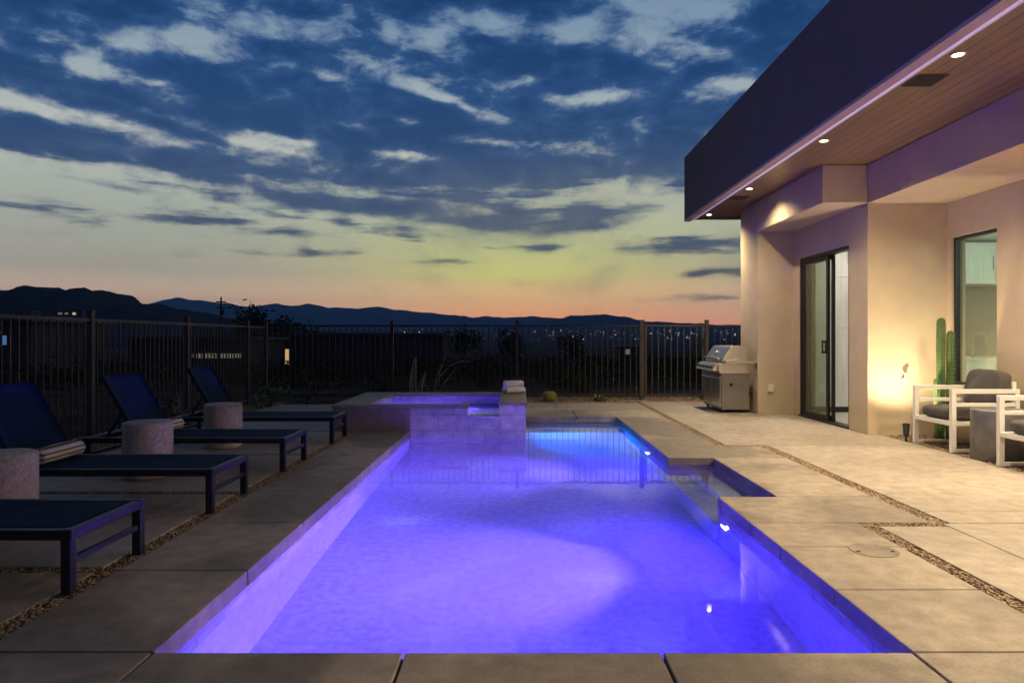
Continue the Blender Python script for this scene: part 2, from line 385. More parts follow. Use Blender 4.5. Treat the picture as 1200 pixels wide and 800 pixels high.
pat=[(-2.5,-.9,11.46,13.2),(-.9,.7,11.91,13.2),(.7,2.335,11.91,13.2)]
pat+=[(2.43,3.9,12.0,13.4),(2.43,3.955,10.2,12.0),(2.43,4.545,8.0,10.2),(3.955,4.545,10.2,11.235),
      (2.925,4.72,6.4,7.98),(2.925,4.72,4.93,6.4),(2.925,4.72,4.62,4.93),(2.405,2.87,3.0,4.54),(2.405,2.87,-1.2,3.0),
      (2.87,4.72,2.5,4.61),(2.87,4.72,-1.2,2.5),(4.545,4.72,8.0,8.85)]
slabs('patio_slab', M['deck'], pat, g=.003)
# pebbles in the joints (nobody could count them)
def pebbles(rects, dens, zc, smin=.006, smax=.013):
    base=[]
    t=(1+5**.5)/2
    iv=np.array([(-1,t,0),(1,t,0),(-1,-t,0),(1,-t,0),(0,-1,t),(0,1,t),(0,-1,-t),(0,1,-t),(t,0,-1),(t,0,1),(-t,0,-1),(-t,0,1)])/math.hypot(1,t)
    iff=np.array([(0,11,5),(0,5,1),(0,1,7),(0,7,10),(0,10,11),(1,5,9),(5,11,4),(11,10,2),(10,7,6),(7,1,8),(3,9,4),(3,4,2),(3,2,6),(3,6,8),(3,8,9),(4,9,5),(2,4,11),(6,2,10),(8,6,7),(9,8,1)])
    V=[];Fc=[];o=0
    for x0,x1,y0,y1 in rects:
        n=int((x1-x0)*(y1-y0)*dens)
        p=np.stack([rng.uniform(x0,x1,n),rng.uniform(y0,y1,n),zc+rng.uniform(-.004,.008,n)],1)
        s=rng.uniform(smin,smax,(n,1,1))*rng.uniform(.7,1.2,(n,1,3))*np.array([1,1,.75])
        a=rng.uniform(0,2*PI,n); ca,sa=np.cos(a),np.sin(a)
        R=np.zeros((n,3,3)); R[:,0,0]=ca;R[:,0,1]=-sa;R[:,1,0]=sa;R[:,1,1]=ca;R[:,2,2]=1
        v=np.einsum('nij,nkj->nki',R,iv[None]*s*rng.uniform(.8,1.15,(n,12,1)))+p[:,None,:]
        f=iff[None]+(np.arange(n)*12)[:,None,None]+o
        V.append(v.reshape(-1,3));Fc.append(f.reshape(-1,3));o+=n*12
    V=np.concatenate(V);Fc=np.concatenate(Fc)
    me=bpy.data.meshes.new('gravel'); me.vertices.add(len(V)); me.vertices.foreach_set('co',V.astype(np.float32).ravel())
    me.loops.add(Fc.size); me.loops.foreach_set('vertex_index',Fc.ravel().astype(np.int32))
    me.polygons.add(len(Fc)); me.polygons.foreach_set('loop_start',np.arange(0,Fc.size,3,dtype=np.int32)); me.polygons.foreach_set('loop_total',np.full(len(Fc),3,dtype=np.int32))
    me.polygons.foreach_set('use_smooth',np.ones(len(Fc),dtype=bool))
    me.update(); me.validate(); me.materials.append(M['pebble'])
    ob=bpy.data.objects.new('gravel',me); COL.objects.link(ob); return ob
J=[(-2.262,-2.155,1.5,9.2),(-4.5,-2.26,3.645,3.735),(-4.5,-2.26,5.475,5.565),(-4.5,-2.26,7.30,7.39),(-4.5,-2.26,9.13,9.22),
   (2.335,2.43,7.95,13.2),(2.335,2.92,7.88,7.98),(2.82,2.925,4.62,7.9),(2.31,2.87,4.54,4.63),(2.31,2.405,2.0,4.6)]
tag(pebbles(J,9500,-.016),'loose tan and brown pebbles filling the joints between slabs','gravel',kind='stuff')
g2=pebbles([(4.74,5.56,4.6,8.83)],3800,-.012,.008,.018); g2.name='gravel_bed'
tag(g2,'brown gravel bed under the patio armchairs','gravel',kind='stuff')
g3=pebbles([(-2.4,4.2,13.25,14.6),(-5.1,-4.52,5.5,13.5)],900,-.02,.01,.026); g3.name='fence_gravel'
tag(g3,'scattered gravel along the foot of the fence','gravel',kind='stuff')
# skimmer lid
sk=empty('skimmer_lid',(2.1,4.02,.001),'round flush skimmer lid set in the right coping','skimmer lid')
MB().lathe([(.0,0),(.134,0),(.136,.001),(.136,.002),(.13,.0025),(.128,.0015),(0,.0015)],n=40).build('lid',M['coping'],sk)
for dx in (-.1,.1): MB().lathe([(.012,.001),(.012,.003),(.0,.003)],c=(dx,-.02,0),n=12).build('finger_hole',M['rubber'],sk)

# ------------------------------------------------------------------ raised spa
spa=empty('raised_spa',(0,0,0),'raised rectangular spa with tiled front wall and notched spillway at the pool end','hot tub')
sx0,sx1,sy0,sy1=-2.5,.115,9.262,11.43; ix0,ix1,iy0,iy1=-2.03,-.243,9.44,11.17
w=MB()
w.box(-1.447,-.672,sy0,iy0,FZ+.002,.30); w.box(-.672,ix1,sy0,iy0,FZ+.002,.165); w.box(ix1,sx1,sy0,sy1,FZ+.002,.335)
w.build('tiled_wall',M['spa_tile'],spa)
w=MB(); w.box(sx0,-1.447,sy0,iy0,-.2,.30); w.box(sx0,ix0,iy0,sy1,-.2,.30); w.box(ix0,ix1,iy1,sy1,-.2,.30)
w.build('rendered_wall',M['spa_cap'],spa)
c=MB(); c.box(sx0-.02,-.665,sy0-.018,iy0+.01,.30,.345); c.box(sx0-.02,ix0+.01,iy0+.01,sy1+.02,.30,.345); c.box(ix0+.01,ix1-.003,iy1-.01,sy1+.02,.30,.345)
c.build('coping',M['spa_cap'],spa,bevel=.006)
c=MB(); c.box(ix1-.01,sx1+.02,sy0-.01,sy1+.015,.335,.382); c.build('pier_cap',M['spa_cap'],spa,bevel=.006)
c=MB(); c.box(-.675,ix1-.001,sy0-.03,iy0+.01,.165,.192); c.build('spillway_lip',M['plaster'],spa,bevel=.004)
b_=MB()
b_.add([(ix0,iy0,-.75),(ix1,iy0,-.75),(ix1,iy1,-.75),(ix0,iy1,-.75)],[(0,1,2,3)])
for (x0,y0),(x1,y1) in (((ix0,iy0),(ix1,iy0)),((ix1,iy0),(ix1,iy1)),((ix1,iy1),(ix0,iy1)),((ix0,iy1),(ix0,iy0))):
    cx,cy=(ix0+ix1)/2,(iy0+iy1)/2; k=.004
    a=(x0+(k if x0<cx else -k),y0+(k if y0<cy else -k)); d=(x1+(k if x1<cx else -k),y1+(k if y1<cy else -k))
    top=.164 if (y0==iy0 and y1==iy0) else .298
    b_.add([a+(-.75,),d+(-.75,),d+(top,),a+(top,)],[(0,1,2,3)])
b_.box(ix0+.006,ix1-.006,iy1-.45,iy1-.006,-.745,-.22); b_.box(ix0+.006,ix0+.45,iy0+.006,iy1-.455,-.745,-.22)
b_.build('basin_lining',M['plaster'],spa,fix=False)
MB().add([(ix0+.005,iy0,.2),(ix1-.005,iy0,.2),(ix1-.005,iy1-.005,.2),(ix0+.005,iy1-.005,.2)],[(0,1,2,3)]).build('spa_water',M['spa_water'],spa,fix=False)
pool_light((SX+.016,9.65,-.45),'added underwater fill light, unseen on the spa side wall, tinting the far bench blue',(1,0,0))  # fixture added for the unseen azure fill lamp
pl=pool_light((ix1-.012,10.3,-.05),'round underwater light inside the raised spa')
# ------------------------------------------------------------------ towels
def roll(r, ln, mat, name, parent=None):
    """rolled towel along +X from 0 to ln: spiral section"""
    mb=MB(); n=64; turns=3.2
    sp=[]
    for i in range(n+1):
        t=i/n; a=turns*2*PI*t; rr=.012+(r-.012)*t
        sp.append((rr*math.cos(a),rr*math.sin(a)))
    th=.0085; inner=[]
    for i,(x,y) in enumerate(sp):
        q=math.hypot(x,y); k=max(0,(q-th)/q); inner.append((x*k,y*k))
    loop=sp+inner[::-1]; m_=len(loop)
    segs=10; vs=[]
    for s in range(segs+1):
        t=s/segs; bul=1+.05*math.sin(PI*t)+.02*math.sin(9*t+r*50)
        for x,y in loop: vs.append((ln*t,x*bul,y*bul))
    fs=[(s*m_+i,s*m_+(i+1)%m_,(s+1)*m_+(i+1)%m_,(s+1)*m_+i) for s in range(segs) for i in range(m_)]
    for base in (0,segs*m_):
        for i in range(n): fs.append((base+i,base+i+1,base+2*n+1-i-1,base+2*n+1-i))
    mb.add(vs,fs,True); return mb.build(name,mat,parent)
TG='rolled towels stacked on the spa'
ta=.42; tn=Vector((-math.sin(ta),math.cos(ta),0)); tp=Vector((-.175,10.62,.438))
for (k,dz,ry,lab) in ((0,0,.0,'nearer bottom roll of the three cream towels stacked on the spa pier'),
                    (1,.0,-.05,'farther bottom roll of the three cream towels stacked on the spa pier'),
                    (.5,.092,.04,'top roll of the three cream towels stacked on the spa pier')):
    o=roll(.053,.32,M['towel'],'rolled_towel'); o.location=tp+tn*.114*k+Vector((0,0,dz)); o.rotation_euler.z=ta+ry; tag(o,lab,'towel',TG)

# ------------------------------------------------------------------ loungers
def make_lounger():
    t=empty('sun_lounger',(0,0,0),'x','sun lounger','navy sun loungers along the pool')
    Lx=-1.9; Wd=.66; z=.315; s=.05   # foot end at x=0, head at x=-1.9; y from 0 to Wd
    f=MB()
    for y in (s/2,Wd-s/2): f.box(Lx,-.001,y-s/2+.001,y+s/2-.001,z-.05,z)
    f.box(Lx+.001,Lx+s,s,Wd-s,z-.049,z-.001); f.box(-s,-.002,s,Wd-s,z-.049,z-.001); f.box(-1.44,-1.40,s,Wd-s,z-.048,z-.01)
    f.build('frame',M['lounger_frame'],t,bevel=.004)
    for x in (-.055,Lx+.005):
        for y in (-.002,Wd-s+.002):
            MB().box(x,x+.05,y,y+s,0,z-.051 if x<-1 else z+.003).build('leg',M['lounger_frame'],t,bevel=.004)
    for x in (-.043,Lx+.015): MB().box(x,x+.028,s,Wd-s,.145,.175).build('stretcher',M['lounger_frame'],t,bevel=.003)
    # sling seat, slightly sagging
    sl=MB(); nx_,ny_=14,6; vs=[]
    for j in range(ny_+1):
        for i in range(nx_+1):
            u=i/nx_; v=j/ny_; vs.append((-.052-1.345*u, s+.0+(Wd-2*s)*v, z+.003-.012*math.sin(PI*v)*math.sin(PI*u)))
    k=len(vs); vs+=[(a,b2,c2-.006) for a,b2,c2 in vs]
    fs=[(j*(nx_+1)+i,j*(nx_+1)+i+1,(j+1)*(nx_+1)+i+1,(j+1)*(nx_+1)+i) for j in range(ny_) for i in range(nx_)]
    sl.add(vs,fs+[tuple(k+q for q in reversed(f_)) for f_ in fs],True); sl.build('sling_seat',M['fabric_blue'],t,fix=False)
    # backrest
    hx=-1.40; ang=math.radians(60); ln=.66
    d=Vector((-math.cos(ang),0,math.sin(ang))); nr=Vector((math.sin(ang),0,math.cos(ang)))
    bk=MB()
    for y in (s/2+.002,Wd-s/2-.002):
        a=Vector((hx,y,z+.0)); bk.bar(a,a+d*ln,.035,.03,up=nr)
    a=Vector((hx,s,z))+d*(ln-.02); bk.bar(a,a+Vector((0,Wd-2*s,0)),.03,.03,up=nr)
    p=bk.build('backrest',M['lounger_frame'],t,bevel=.003)
    sg=MB(); vs=[]
    for j in range(7):
        for i in range(9):
            u=i/8; v=j/6; q=Vector((hx,.012+(Wd-.024)*v,z+.0))+d*(.02+(ln-.015)*u)+nr*(.019-.012*math.sin(PI*v)*math.sin(PI*u)); vs.append(q)
    k=len(vs); vs+=[q-nr*.006 for q in vs]
    fs=[(j*9+i,j*9+i+1,(j+1)*9+i+1,(j+1)*9+i) for j in range(6) for i in range(8)]
    rim=[i for i in range(9)]+[j*9+8 for j in range(1,7)]+[6*9+i for i in range(7,-1,-1)]+[j*9 for j in range(5,0,-1)]
    fs2=fs+[tuple(k+q for q in reversed(f_)) for f_ in fs]+[(rim[i],rim[(i+1)%len(rim)],k+rim[(i+1)%len(rim)],k+rim[i]) for i in range(len(rim))]
    sg.add(vs,fs2,True); sg.build('back_sling',M['fabric_blue'],p,fix=False)
    for y in (.12,Wd-.12): MB().bar((hx-.16,y,z+.27),(hx-.36,y,z-.03),.02).build('prop_bar',M['lounger_frame'],p)
    return t
proto=make_lounger()
LL=[(3.31,'navy sun lounger at the near left, only its foot end in view'),
    (4.85,'navy sun lounger with a striped towel roll, second from the camera'),
    (6.36,'navy sun lounger between the two farther round side tables, third from the camera'),
    (8.05,'farthest navy sun lounger, nearest to the raised spa')]
for i,(y,lab) in enumerate(LL):
    o=proto if i==0 else copy_tree(proto)
    o.location=(-2.16,y,0.003); o['label']=lab
    o.rotation_euler.z=(0,.006,-.008,.01)[i]
def lounge_towel(y,lab,rz):
    o=roll(.062,.52,M['striped'],'rolled_towel'); o.location=(-3.47,y,.385); o.rotation_euler.z=PI/2+rz; tag(o,lab,'towel','striped towels on the loungers')
lounge_towel(4.93,'striped grey and cream towel roll on the second lounger',.05)
lounge_towel(6.46,'striped towel roll on the third lounger, mostly behind a side table',-.04)
# side tables
def drum(mb,r,h,n=40):
    prof=[(r-.02,0),(r-.004,.012),(r,.03)]+[(r,.03+(h-.05)*i/6) for i in range(1,6)]+[(r,h-.02),(r-.005,h-.006),(r-.02,h),(0,h)]
    return mb.lathe(prof,n=n)
st=drum(MB(),.205,.5).build('side_table',M['side_table'],loc=(-3.34,4.46,.001))
ST=[((-3.38,4.47),'rough round concrete side table cut off by the left edge, beside the nearest lounger'),((-3.33,6.16),'rough round concrete side table in front of the third lounger'),((-3.37,7.83),'farthest rough round concrete side table, in front of the last lounger')]
for i,((x,y),lab) in enumerate(ST):
    o=st if i==0 else st.copy()
    if i: COL.objects.link(o)
    o.location=(x,y,.001); o.rotation_euler.z=i*1.7; tag(o,lab,'side table','round concrete side tables')

# ------------------------------------------------------------------ fences
def fence_run(name,label,p0,p1,posts,rail,mat,foot=.05,post_h=1.6,post_w=.065,pm=None,pickets=True):
    p0=Vector(p0);p1=Vector(p1); ln=(p1-p0).length; d=(p1-p0).normalized()
    t=empty(name,(0,0,0),label,'fence')
    rm=MB()
    ends=[0]+sorted(posts)+[ln]; ends=sorted(set(ends))
    for a,b2 in zip(ends,ends[1:]):
        if b2-a<.2: continue
        pm_=MB()
        A=p0+d*(a+post_w/2); B=p0+d*(b2-post_w/2)
        for z,h_ in ((rail,.036),(rail-.16,.03) if False else (rail,.0361),(foot+.06,.034)):
            if h_==.0361: continue
            pm_.bar(A+Vector((0,0,z-h_/2)),B+Vector((0,0,z-h_/2)),.032,h_)
        n=max(1,int(round((b2-a)/.118)))
        for k in range(1,n):
            q=p0+d*(a+(b2-a)*k/n); pm_.box(q.x-.0085,q.x+.0085,q.y-.0085,q.y+.0085,foot+.027,rail-.037)
            pm_.box(q.x-.0083,q.x+.0083,q.y-.0083,q.y+.0083,foot+.061,rail-.037) if False else None
        pm_.build('picket_panel',mat,t)
    for a in posts:
        q=p0+d*a; mb=MB(); w_=post_w/2; mb.box(q.x-w_,q.x+w_,q.y-w_,q.y+w_,-.1,post_h-.02); mb.box(q.x-w_-.005,q.x+w_+.005,q.y-w_-.005,q.y+w_+.005,post_h-.02,post_h)
        mb.build('post',pm or mat,t,bevel=.003)
    return t
FY=13.9
fence_run('iron_fence','dark metal picket fence across the far end of the deck',(-5.1,FY,0),(2.54,FY,0),[2.55,5.1],1.515,M['fence_metal'])
fence_run('iron_fence','brown metal picket fence running behind the sun loungers',(-5.12,3.3,0),(-5.12,FY,0),[.15,2.52,4.9,7.29,9.66,10.6],1.485,M['gate_metal'],foot=.02,post_h=1.585)
fence_run('iron_fence','short metal fence panel between gate and house column',(3.9,FY,0),(6.5,FY,0),[2.5],1.515,M['fence_metal'])
gt=empty('metal_gate',(0,0,0),'metal picket gate between two stout posts beside the grill','gate')
for x,w_ in ((2.54,.085),(3.86,.07)):
    mb=MB(); mb.box(x-w_/2,x+w_/2,FY-w_/2,FY+w_/2,-.1,1.6); mb.box(x-w_/2-.005,x+w_/2+.005,FY-w_/2-.005,FY+w_/2+.005,1.6,1.62); mb.build('post',M['gate_metal'],gt,bevel=.003)
fr=MB()
for x in (2.62,3.78): fr.box(x-.02,x+.02,FY-.018,FY+.018,.05,1.52)
for z in (.06,1.485): fr.box(2.64,3.76,FY-.016,FY+.016,z,z+.034)
n=9
for k in range(1,n): x=2.62+1.16*k/n; fr.box(x-.0085,x+.0085,FY-.0085,FY+.0085,.094,1.485)
fr.build('gate_leaf',M['gate_metal'],gt)
lt=MB(); lt.box(3.74,3.80,FY-.06,FY-.02,1.12,1.24); lt.tube([(3.72,FY-.045,1.2),(3.66,FY-.05,1.2)],.012,8); lt.build('latch',M['black_metal'],gt)

# ------------------------------------------------------------------ house
H=empty('modern_house',(0,0,0),'tan stucco house with dark flat roof fascia and lit wooden soffit','house')
SOF=3.5; DX=4.55; DY=8.86; WXX=5.58
w=MB()
w.box(3.96,4.72,11.24,12.1,-.09,SOF-.002)                                     # end column
w.build('column',M['stucco'],H,bevel=.012)
w=MB()
w.box(DX,DX+.18,11.0,11.24,-.09,2.995); w.box(DX,DX+.18,9.04,9.36,-.09,2.995); w.box(DX,DX+.18,9.36,11.0,2.525,2.995)
w.box(DX,WXX,DY,9.04,-.09,2.995)
w.box(WXX,WXX+.18,8.77,9.04,-.09,2.995); w.box(WXX,WXX+.18,7.94,8.77,-.09,.66); w.box(WXX,WXX+.18,7.94,8.77,2.535,2.995); w.box(WXX,WXX+.18,-1.5,7.94,-.09,2.995)
w.build('wall',M['stucco'],H)
w=MB(); w.box(3.96,DX,DY,11.24,3.0,SOF-.003); w.build('header_beam',M['stucco'],H,bevel=.012)
w=MB(); w.box(DX+.001,9.6,-1.5,DY,3.0,SOF-.004); w.box(DX+.001,9.6,DY,12.1,2.996,SOF-.004); w.build('patio_ceiling',M['stucco'],H)
w=MB(); w.box(3.30,9.6,-1.5,12.66,SOF,SOF+.04); w.build('soffit',M['soffit'],H)
w=MB(); w.box(3.13,3.215,-1.5,12.78,3.46,4.62); w.box(3.215,9.6,12.67,12.78,3.46,4.62); w.build('fascia',M['dark_stucco'],H)
w=MB(); w.box(3.128,3.235,-1.5,12.785,3.425,3.46); w.build('drip_edge',M['fascia_edge'],H)
w=MB(); w.box(3.237,3.298,-1.5,12.66,3.432,3.5); w.build('soffit_trim',M['trim_metal'],H)
w=MB(); w.box(3.216,9.6,-1.5,12.66,4.5,4.56); w.build('roof',M['dark_stucco'],H)
MB().box(3.239,3.268,-1.5,12.6,3.424,3.4315).build('trim_glow_strip',emit('lavender_trim_glow',(.44,.37,1,1),.32),H)  # added emissive strip, standing in for pool light reflected on the trim
# interior shell
w=MB(); w.box(4.74,9.6,11.98,12.1,-.09,2.99); w.box(9.5,9.6,3.9,11.98,-.09,2.99); w.box(5.77,9.5,3.8,3.9,-.09,2.99); w.build('interior_wall',M['int_wall'],H)
w=MB(); w.box(4.6,9.5,9.05,11.97,-.05,.012); w.box(5.77,9.5,3.9,9.05,-.05,.012); w.build('interior_floor',M['int_floor'],H)
w=MB(); w.box(4.74,9.5,9.05,11.97,2.93,2.98); w.box(5.77,9.5,3.9,9.05,2.93,2.98); w.build('interior_ceiling',M['int_wall'],H)
# sliding door
d=MB()
d.box(DX+.01,DX+.13,9.36,9.40,.02,2.525); d.box(DX+.01,DX+.13,10.955,11.0,.02,2.525); d.box(DX+.01,DX+.13,9.40,10.955,2.475,2.525); d.box(DX-.015,DX+.14,9.36,11.0,.0,.03)
door=d.build('sliding_door',M['black_metal'],H,bevel=.002)
def sash(x,y0,y1,nm):
    s=MB(); s.box(x-.018,x+.018,y0,y0+.055,.032,2.47); s.box(x-.018,x+.018,y1-.055,y1,.032,2.47); s.box(x-.018,x+.018,y0+.055,y1-.055,.032,.10); s.box(x-.018,x+.018,y0+.055,y1-.055,2.41,2.47)
    s.build(nm,M['black_metal'],door)
    MB().box(x-.004,x+.004,y0+.05,y1-.05,.09,2.42).build('pane',M['glass'],door)
sash(DX+.045,10.06,10.95,'sash'); sash(DX+.095,10.0,10.88,'sash')
hd=MB(); hd.box(DX-.012,DX+.026,10.04,10.075,1.02,1.22); hd.box(DX-.045,DX-.012,10.045,10.07,1.03,1.06); hd.box(DX-.045,DX-.012,10.045,10.07,1.18,1.21); hd.box(DX-.06,DX-.045,10.043,10.072,1.02,1.22)
hd.build('handle',M['black_metal'],door)
# window
wf=MB(); x0,x1=WXX+.03,WXX+.12
wf.box(x0,x1,7.94,7.965,.66,2.535); wf.box(x0,x1,8.735,8.77,.66,2.535); wf.box(x0,x1,7.965,8.735,2.505,2.535); wf.box(x0-.03,x1,7.965,8.735,.66,.695)
wn_=wf.build('window',M['black_metal'],H)
MB().box(WXX+.06,WXX+.068,7.96,8.74,.69,2.51).build('pane',glass_mat('tinted_window_glass',(.74,.93,.86,1),.2),wn_)
# downlights + lamps
DL=[12.45,10.29,7.79,5.42,3.0,.6]
WARM=(1,.79,.50)
def spot(loc,power,size,blend,col,aim=None,rad=.04,name='lamp'):
    l=bpy.data.lights.new(name,'SPOT'); l.energy=power; l.color=col; l.spot_size=math.radians(size); l.spot_blend=blend; l.shadow_soft_size=rad
    o=bpy.data.objects.new(name,l); COL.objects.link(o); o.location=loc
    if aim is not None: o.rotation_euler=(Vector(aim)-Vector(loc)).to_track_quat('-Z','Y').to_euler()
    return o
def downlight(x,y,z,p,size=140,blend=1.0):
    c=MB().lathe([(.058,0),(.06,-.004),(.046,-.006),(.039,.002),(.039,.004)],c=(x,y,z),n=28).build('downlight',M['white_plastic'],H)
    MB().lathe([(.0,-.003),(.038,-.003),(.038,.001)],c=(x,y,z),n=28).build('lens',M['down'],c,fix=False)
    spot((x,y,z-.012),p,size,blend,WARM,name='downlight_lamp')
for y in DL: downlight(3.5,y,SOF-.002,270 if 10<y<11 else 430)
for y in (6.15,4.0,1.8): downlight(5.06,y,3.0-.002,380,164,.7)
for x,y in ((3.56,5.96),(3.56,10.95)):
    v=MB(); v.box(x-.13,x+.13,y-.13,y+.13,SOF-.012,SOF-.002); vv=v.build('ceiling_vent',M['bark'],H)
    s=MB()
    for k in range(8): s.box(x-.115,x+.115,y-.112+.03*k,y-.098+.03*k,SOF-.018,SOF-.0125)
    s.build('slat',M['black_metal'],vv)
# wall fittings
def outlet(loc): 
    x,y,z=loc
    a=MB().box(x-.045,x+.045,y-.03,y-.001,z-.065,z+.065).build('outlet_cover',M['white_plastic'],H,bevel=.008)
outlet((4.17,11.24,.43))
hb=MB(); X,Yw,Z=5.0,DY,.72
hb.tube([(X,Yw-.002,Z),(X,Yw-.05,Z+.01),(X-.005,Yw-.09,Z-.01),(X-.01,Yw-.1,Z-.07)],[.02,.016,.016,.012],10)
hb.tube([(X,Yw-.055,Z+.01),(X+.005,Yw-.065,Z+.07)],.011,8); hb.lathe([(.03,-.008),(.036,0),(.03,.008),(0,.01)],c=(X+.006,Yw-.066,Z+.075),n=14); hb.lathe([(.034,-.004),(.034,.004)],c=(X,Yw-.006,Z),n=14)
hb.build('garden_tap',M['trim_metal'],H)
# gas pipe
gp=empty('gas_pipe',(0,0,0),'yellow gas valve and pipe on the column wall behind the grill','gas pipe')
MB().tube([(3.93,11.55,.02),(3.93,11.55,.30),(3.90,11.55,.36),(3.90,11.55,.48),(3.925,11.55,.54)],.012,8).build('hose',M['gold'],gp)
MB().tube([(3.93,11.62,.02),(3.93,11.62,.32)],.014,8).tube([(3.93,11.5,.30),(3.93,11.68,.30)],.017,8).build('pipe',M['bark'],gp)

# interior furniture
def cab(name,label,x0,x1,y0,y1,z0,z1,doors,cat='cabinet',rows=None):
    t=empty(name,((x0+x1)/2,(y0+y1)/2,z0),label,cat); o=Vector(t.location)
    b2=MB().box(x0-o.x,x1-o.x,y0-o.y,y1-o.y,0,z1-z0).build('carcass',M['cabinet'],t)
    zz=rows or [z0+.005,z1-.005]
    for za,zb in zip(zz,zz[1:]):
        for k in range(doors):
            a=x0+(x1-x0)*k/doors+.004; b3=x0+(x1-x0)*(k+1)/doors-.004
            dd=MB().box(a-o.x,b3-o.x,y0-o.y-.022,y0-o.y-.002,za-z0+.004,zb-z0-.004).build('door',M['cabinet'],t)
            MB().tube([(b3-o.x-.05,y0-o.y-.05,(za+zb)/2-z0-.12),(b3-o.x-.05,y0-o.y-.05,(za+zb)/2-z0+.12)],.007,6).build('handle',M['black_metal'],dd)
    return t
cab('tall_cabinet','tall pale wood-grain cabinet seen through the open sliding door',4.95,7.35,11.35,11.96,.11,2.9,4,rows=[.115,1.42,2.26,2.89])
MB().box(4.97,7.33,11.42,11.9,.013,.109).build('plinth',M['black_metal'],None)
bpy.data.objects['plinth'].parent=bpy.data.objects['tall_cabinet']; bpy.data.objects['plinth'].matrix_parent_inverse=Matrix.Translation(-bpy.data.objects['tall_cabinet'].location)
cab('upper_cabinet','pale upper kitchen cabinet behind the window glass',7.42,9.4,11.55,11.96,2.16,2.85,3)
bc=cab('base_cabinet','pale base cabinet with stone worktop behind the window glass',7.42,9.45,11.3,11.96,.013,.88,3)
o=Vector(bc.location); MB().box(7.40-o.x,9.45-o.x,11.25-o.y,11.96-o.y,.868,.905).build('worktop',M['counter'],bc)
sp_=MB().box(7.42,9.45,11.965,11.978,.93,2.15).build('backsplash',M['splash'],H)
fc=empty('kitchen_faucet',(7.62,11.42,.919),'dark gooseneck kitchen faucet seen through the window','faucet')
pts=[(0,0,0),(0,0,.3)]+[(.11-.11*math.cos(a),0,.3+.11*math.sin(a)) for a in [PI*k/8 for k in range(1,8)]]+[(.22,0,.3),(.23,0,.2)]
MB().tube(pts,.018,10).build('spout',M['steel_dark'],fc); MB().tube([(0,-.02,.05),(0,-.08,.1)],.01,8).build('lever',M['steel_dark'],fc)

# ------------------------------------------------------------------ grill (front faces the pool, -X)
G=empty('gas_grill',(3.42,11.42,.002),'freestanding stainless steel gas grill with sloped hood beside the column','grill')
# local: x from 0 (front) to .46 (back); y from 0 (near side) to 1.05
MB().box(0,.46,.0,1.05,.05,.655).build('cabinet',M['grill_side'],G,bevel=.006)
for y0,y1 in ((.03,.52),(.53,1.02)):
    dd=MB().box(-.018,-.001,y0,y1,.09,.62).build('door',M['steel'],G,bevel=.003)
    MB().tube([(-.02,y0+.04,.57),(-.055,y0+.05,.575),(-.055,y1-.05,.575),(-.02,y1-.04,.57)],.011,8).build('handle',M['steel'],dd)
MB().prism([(-.012,.656),(.462,.656),(.462,.83),(.03,.83),(-.06,.80),(-.055,.70)],'y',-.012,1.062).build('firebox',M['steel'],G,bevel=.004)
cp=MB().prism([(-.155,.70),(-.062,.705),(-.066,.80),(-.005,.828),(-.10,.81)],'y',.01,1.04).build('control_panel',M['steel'],G,bevel=.003)
for k in range(6):
    y=.13+.16*k; q=Vector((-.13,y,.757)); dn=Vector((-.9,0,.43)).normalized()
    MB().tube([q+dn*.0,q+dn*.028],[.026,.021],14).build('knob',M['black_metal'],cp)
hood=MB().prism([(.012,.832),(.02,.90),(.15,1.10),(.19,1.115),(.42,1.115),(.44,1.10),(.44,.832)],'y',.02,1.03).build('hood',M['steel'],G,bevel=.008)
MB().tube([(-.0,.14,.90),(-.05,.14,.915),(-.05,.91,.915),(-.0,.91,.90)],.013,8).build('handle',M['steel'],hood)
MB().lathe([(.035,0),(.035,.012),(0,.014)],n=20).build('gauge',M['white_plastic'],hood,loc=(.075,.52,1.0)).rotation_euler=(0,-.99,0)
MB().prism([(.0,.835),(.55,.835),(.55,.86),(.22,.90),(.03,.872)],'y',-.17,-.014).build('side_shelf',M['steel'],G,bevel=.004)
for y in (-.14,1.0):
    for x in (.04,.40): pass
for x in (.05,.41):
    for y in (.06,.99): MB().tube([(x,y-.014,.028),(x,y+.014,.028)],.027,14).build('caster',M['rubber'],G)
MB().lathe([(.028,0),(.028,.005),(0,.006)],n=18).build('cable_hole',M['rubber'],G,loc=(.16,-.001,.47)).rotation_euler=(PI/2,0,0)

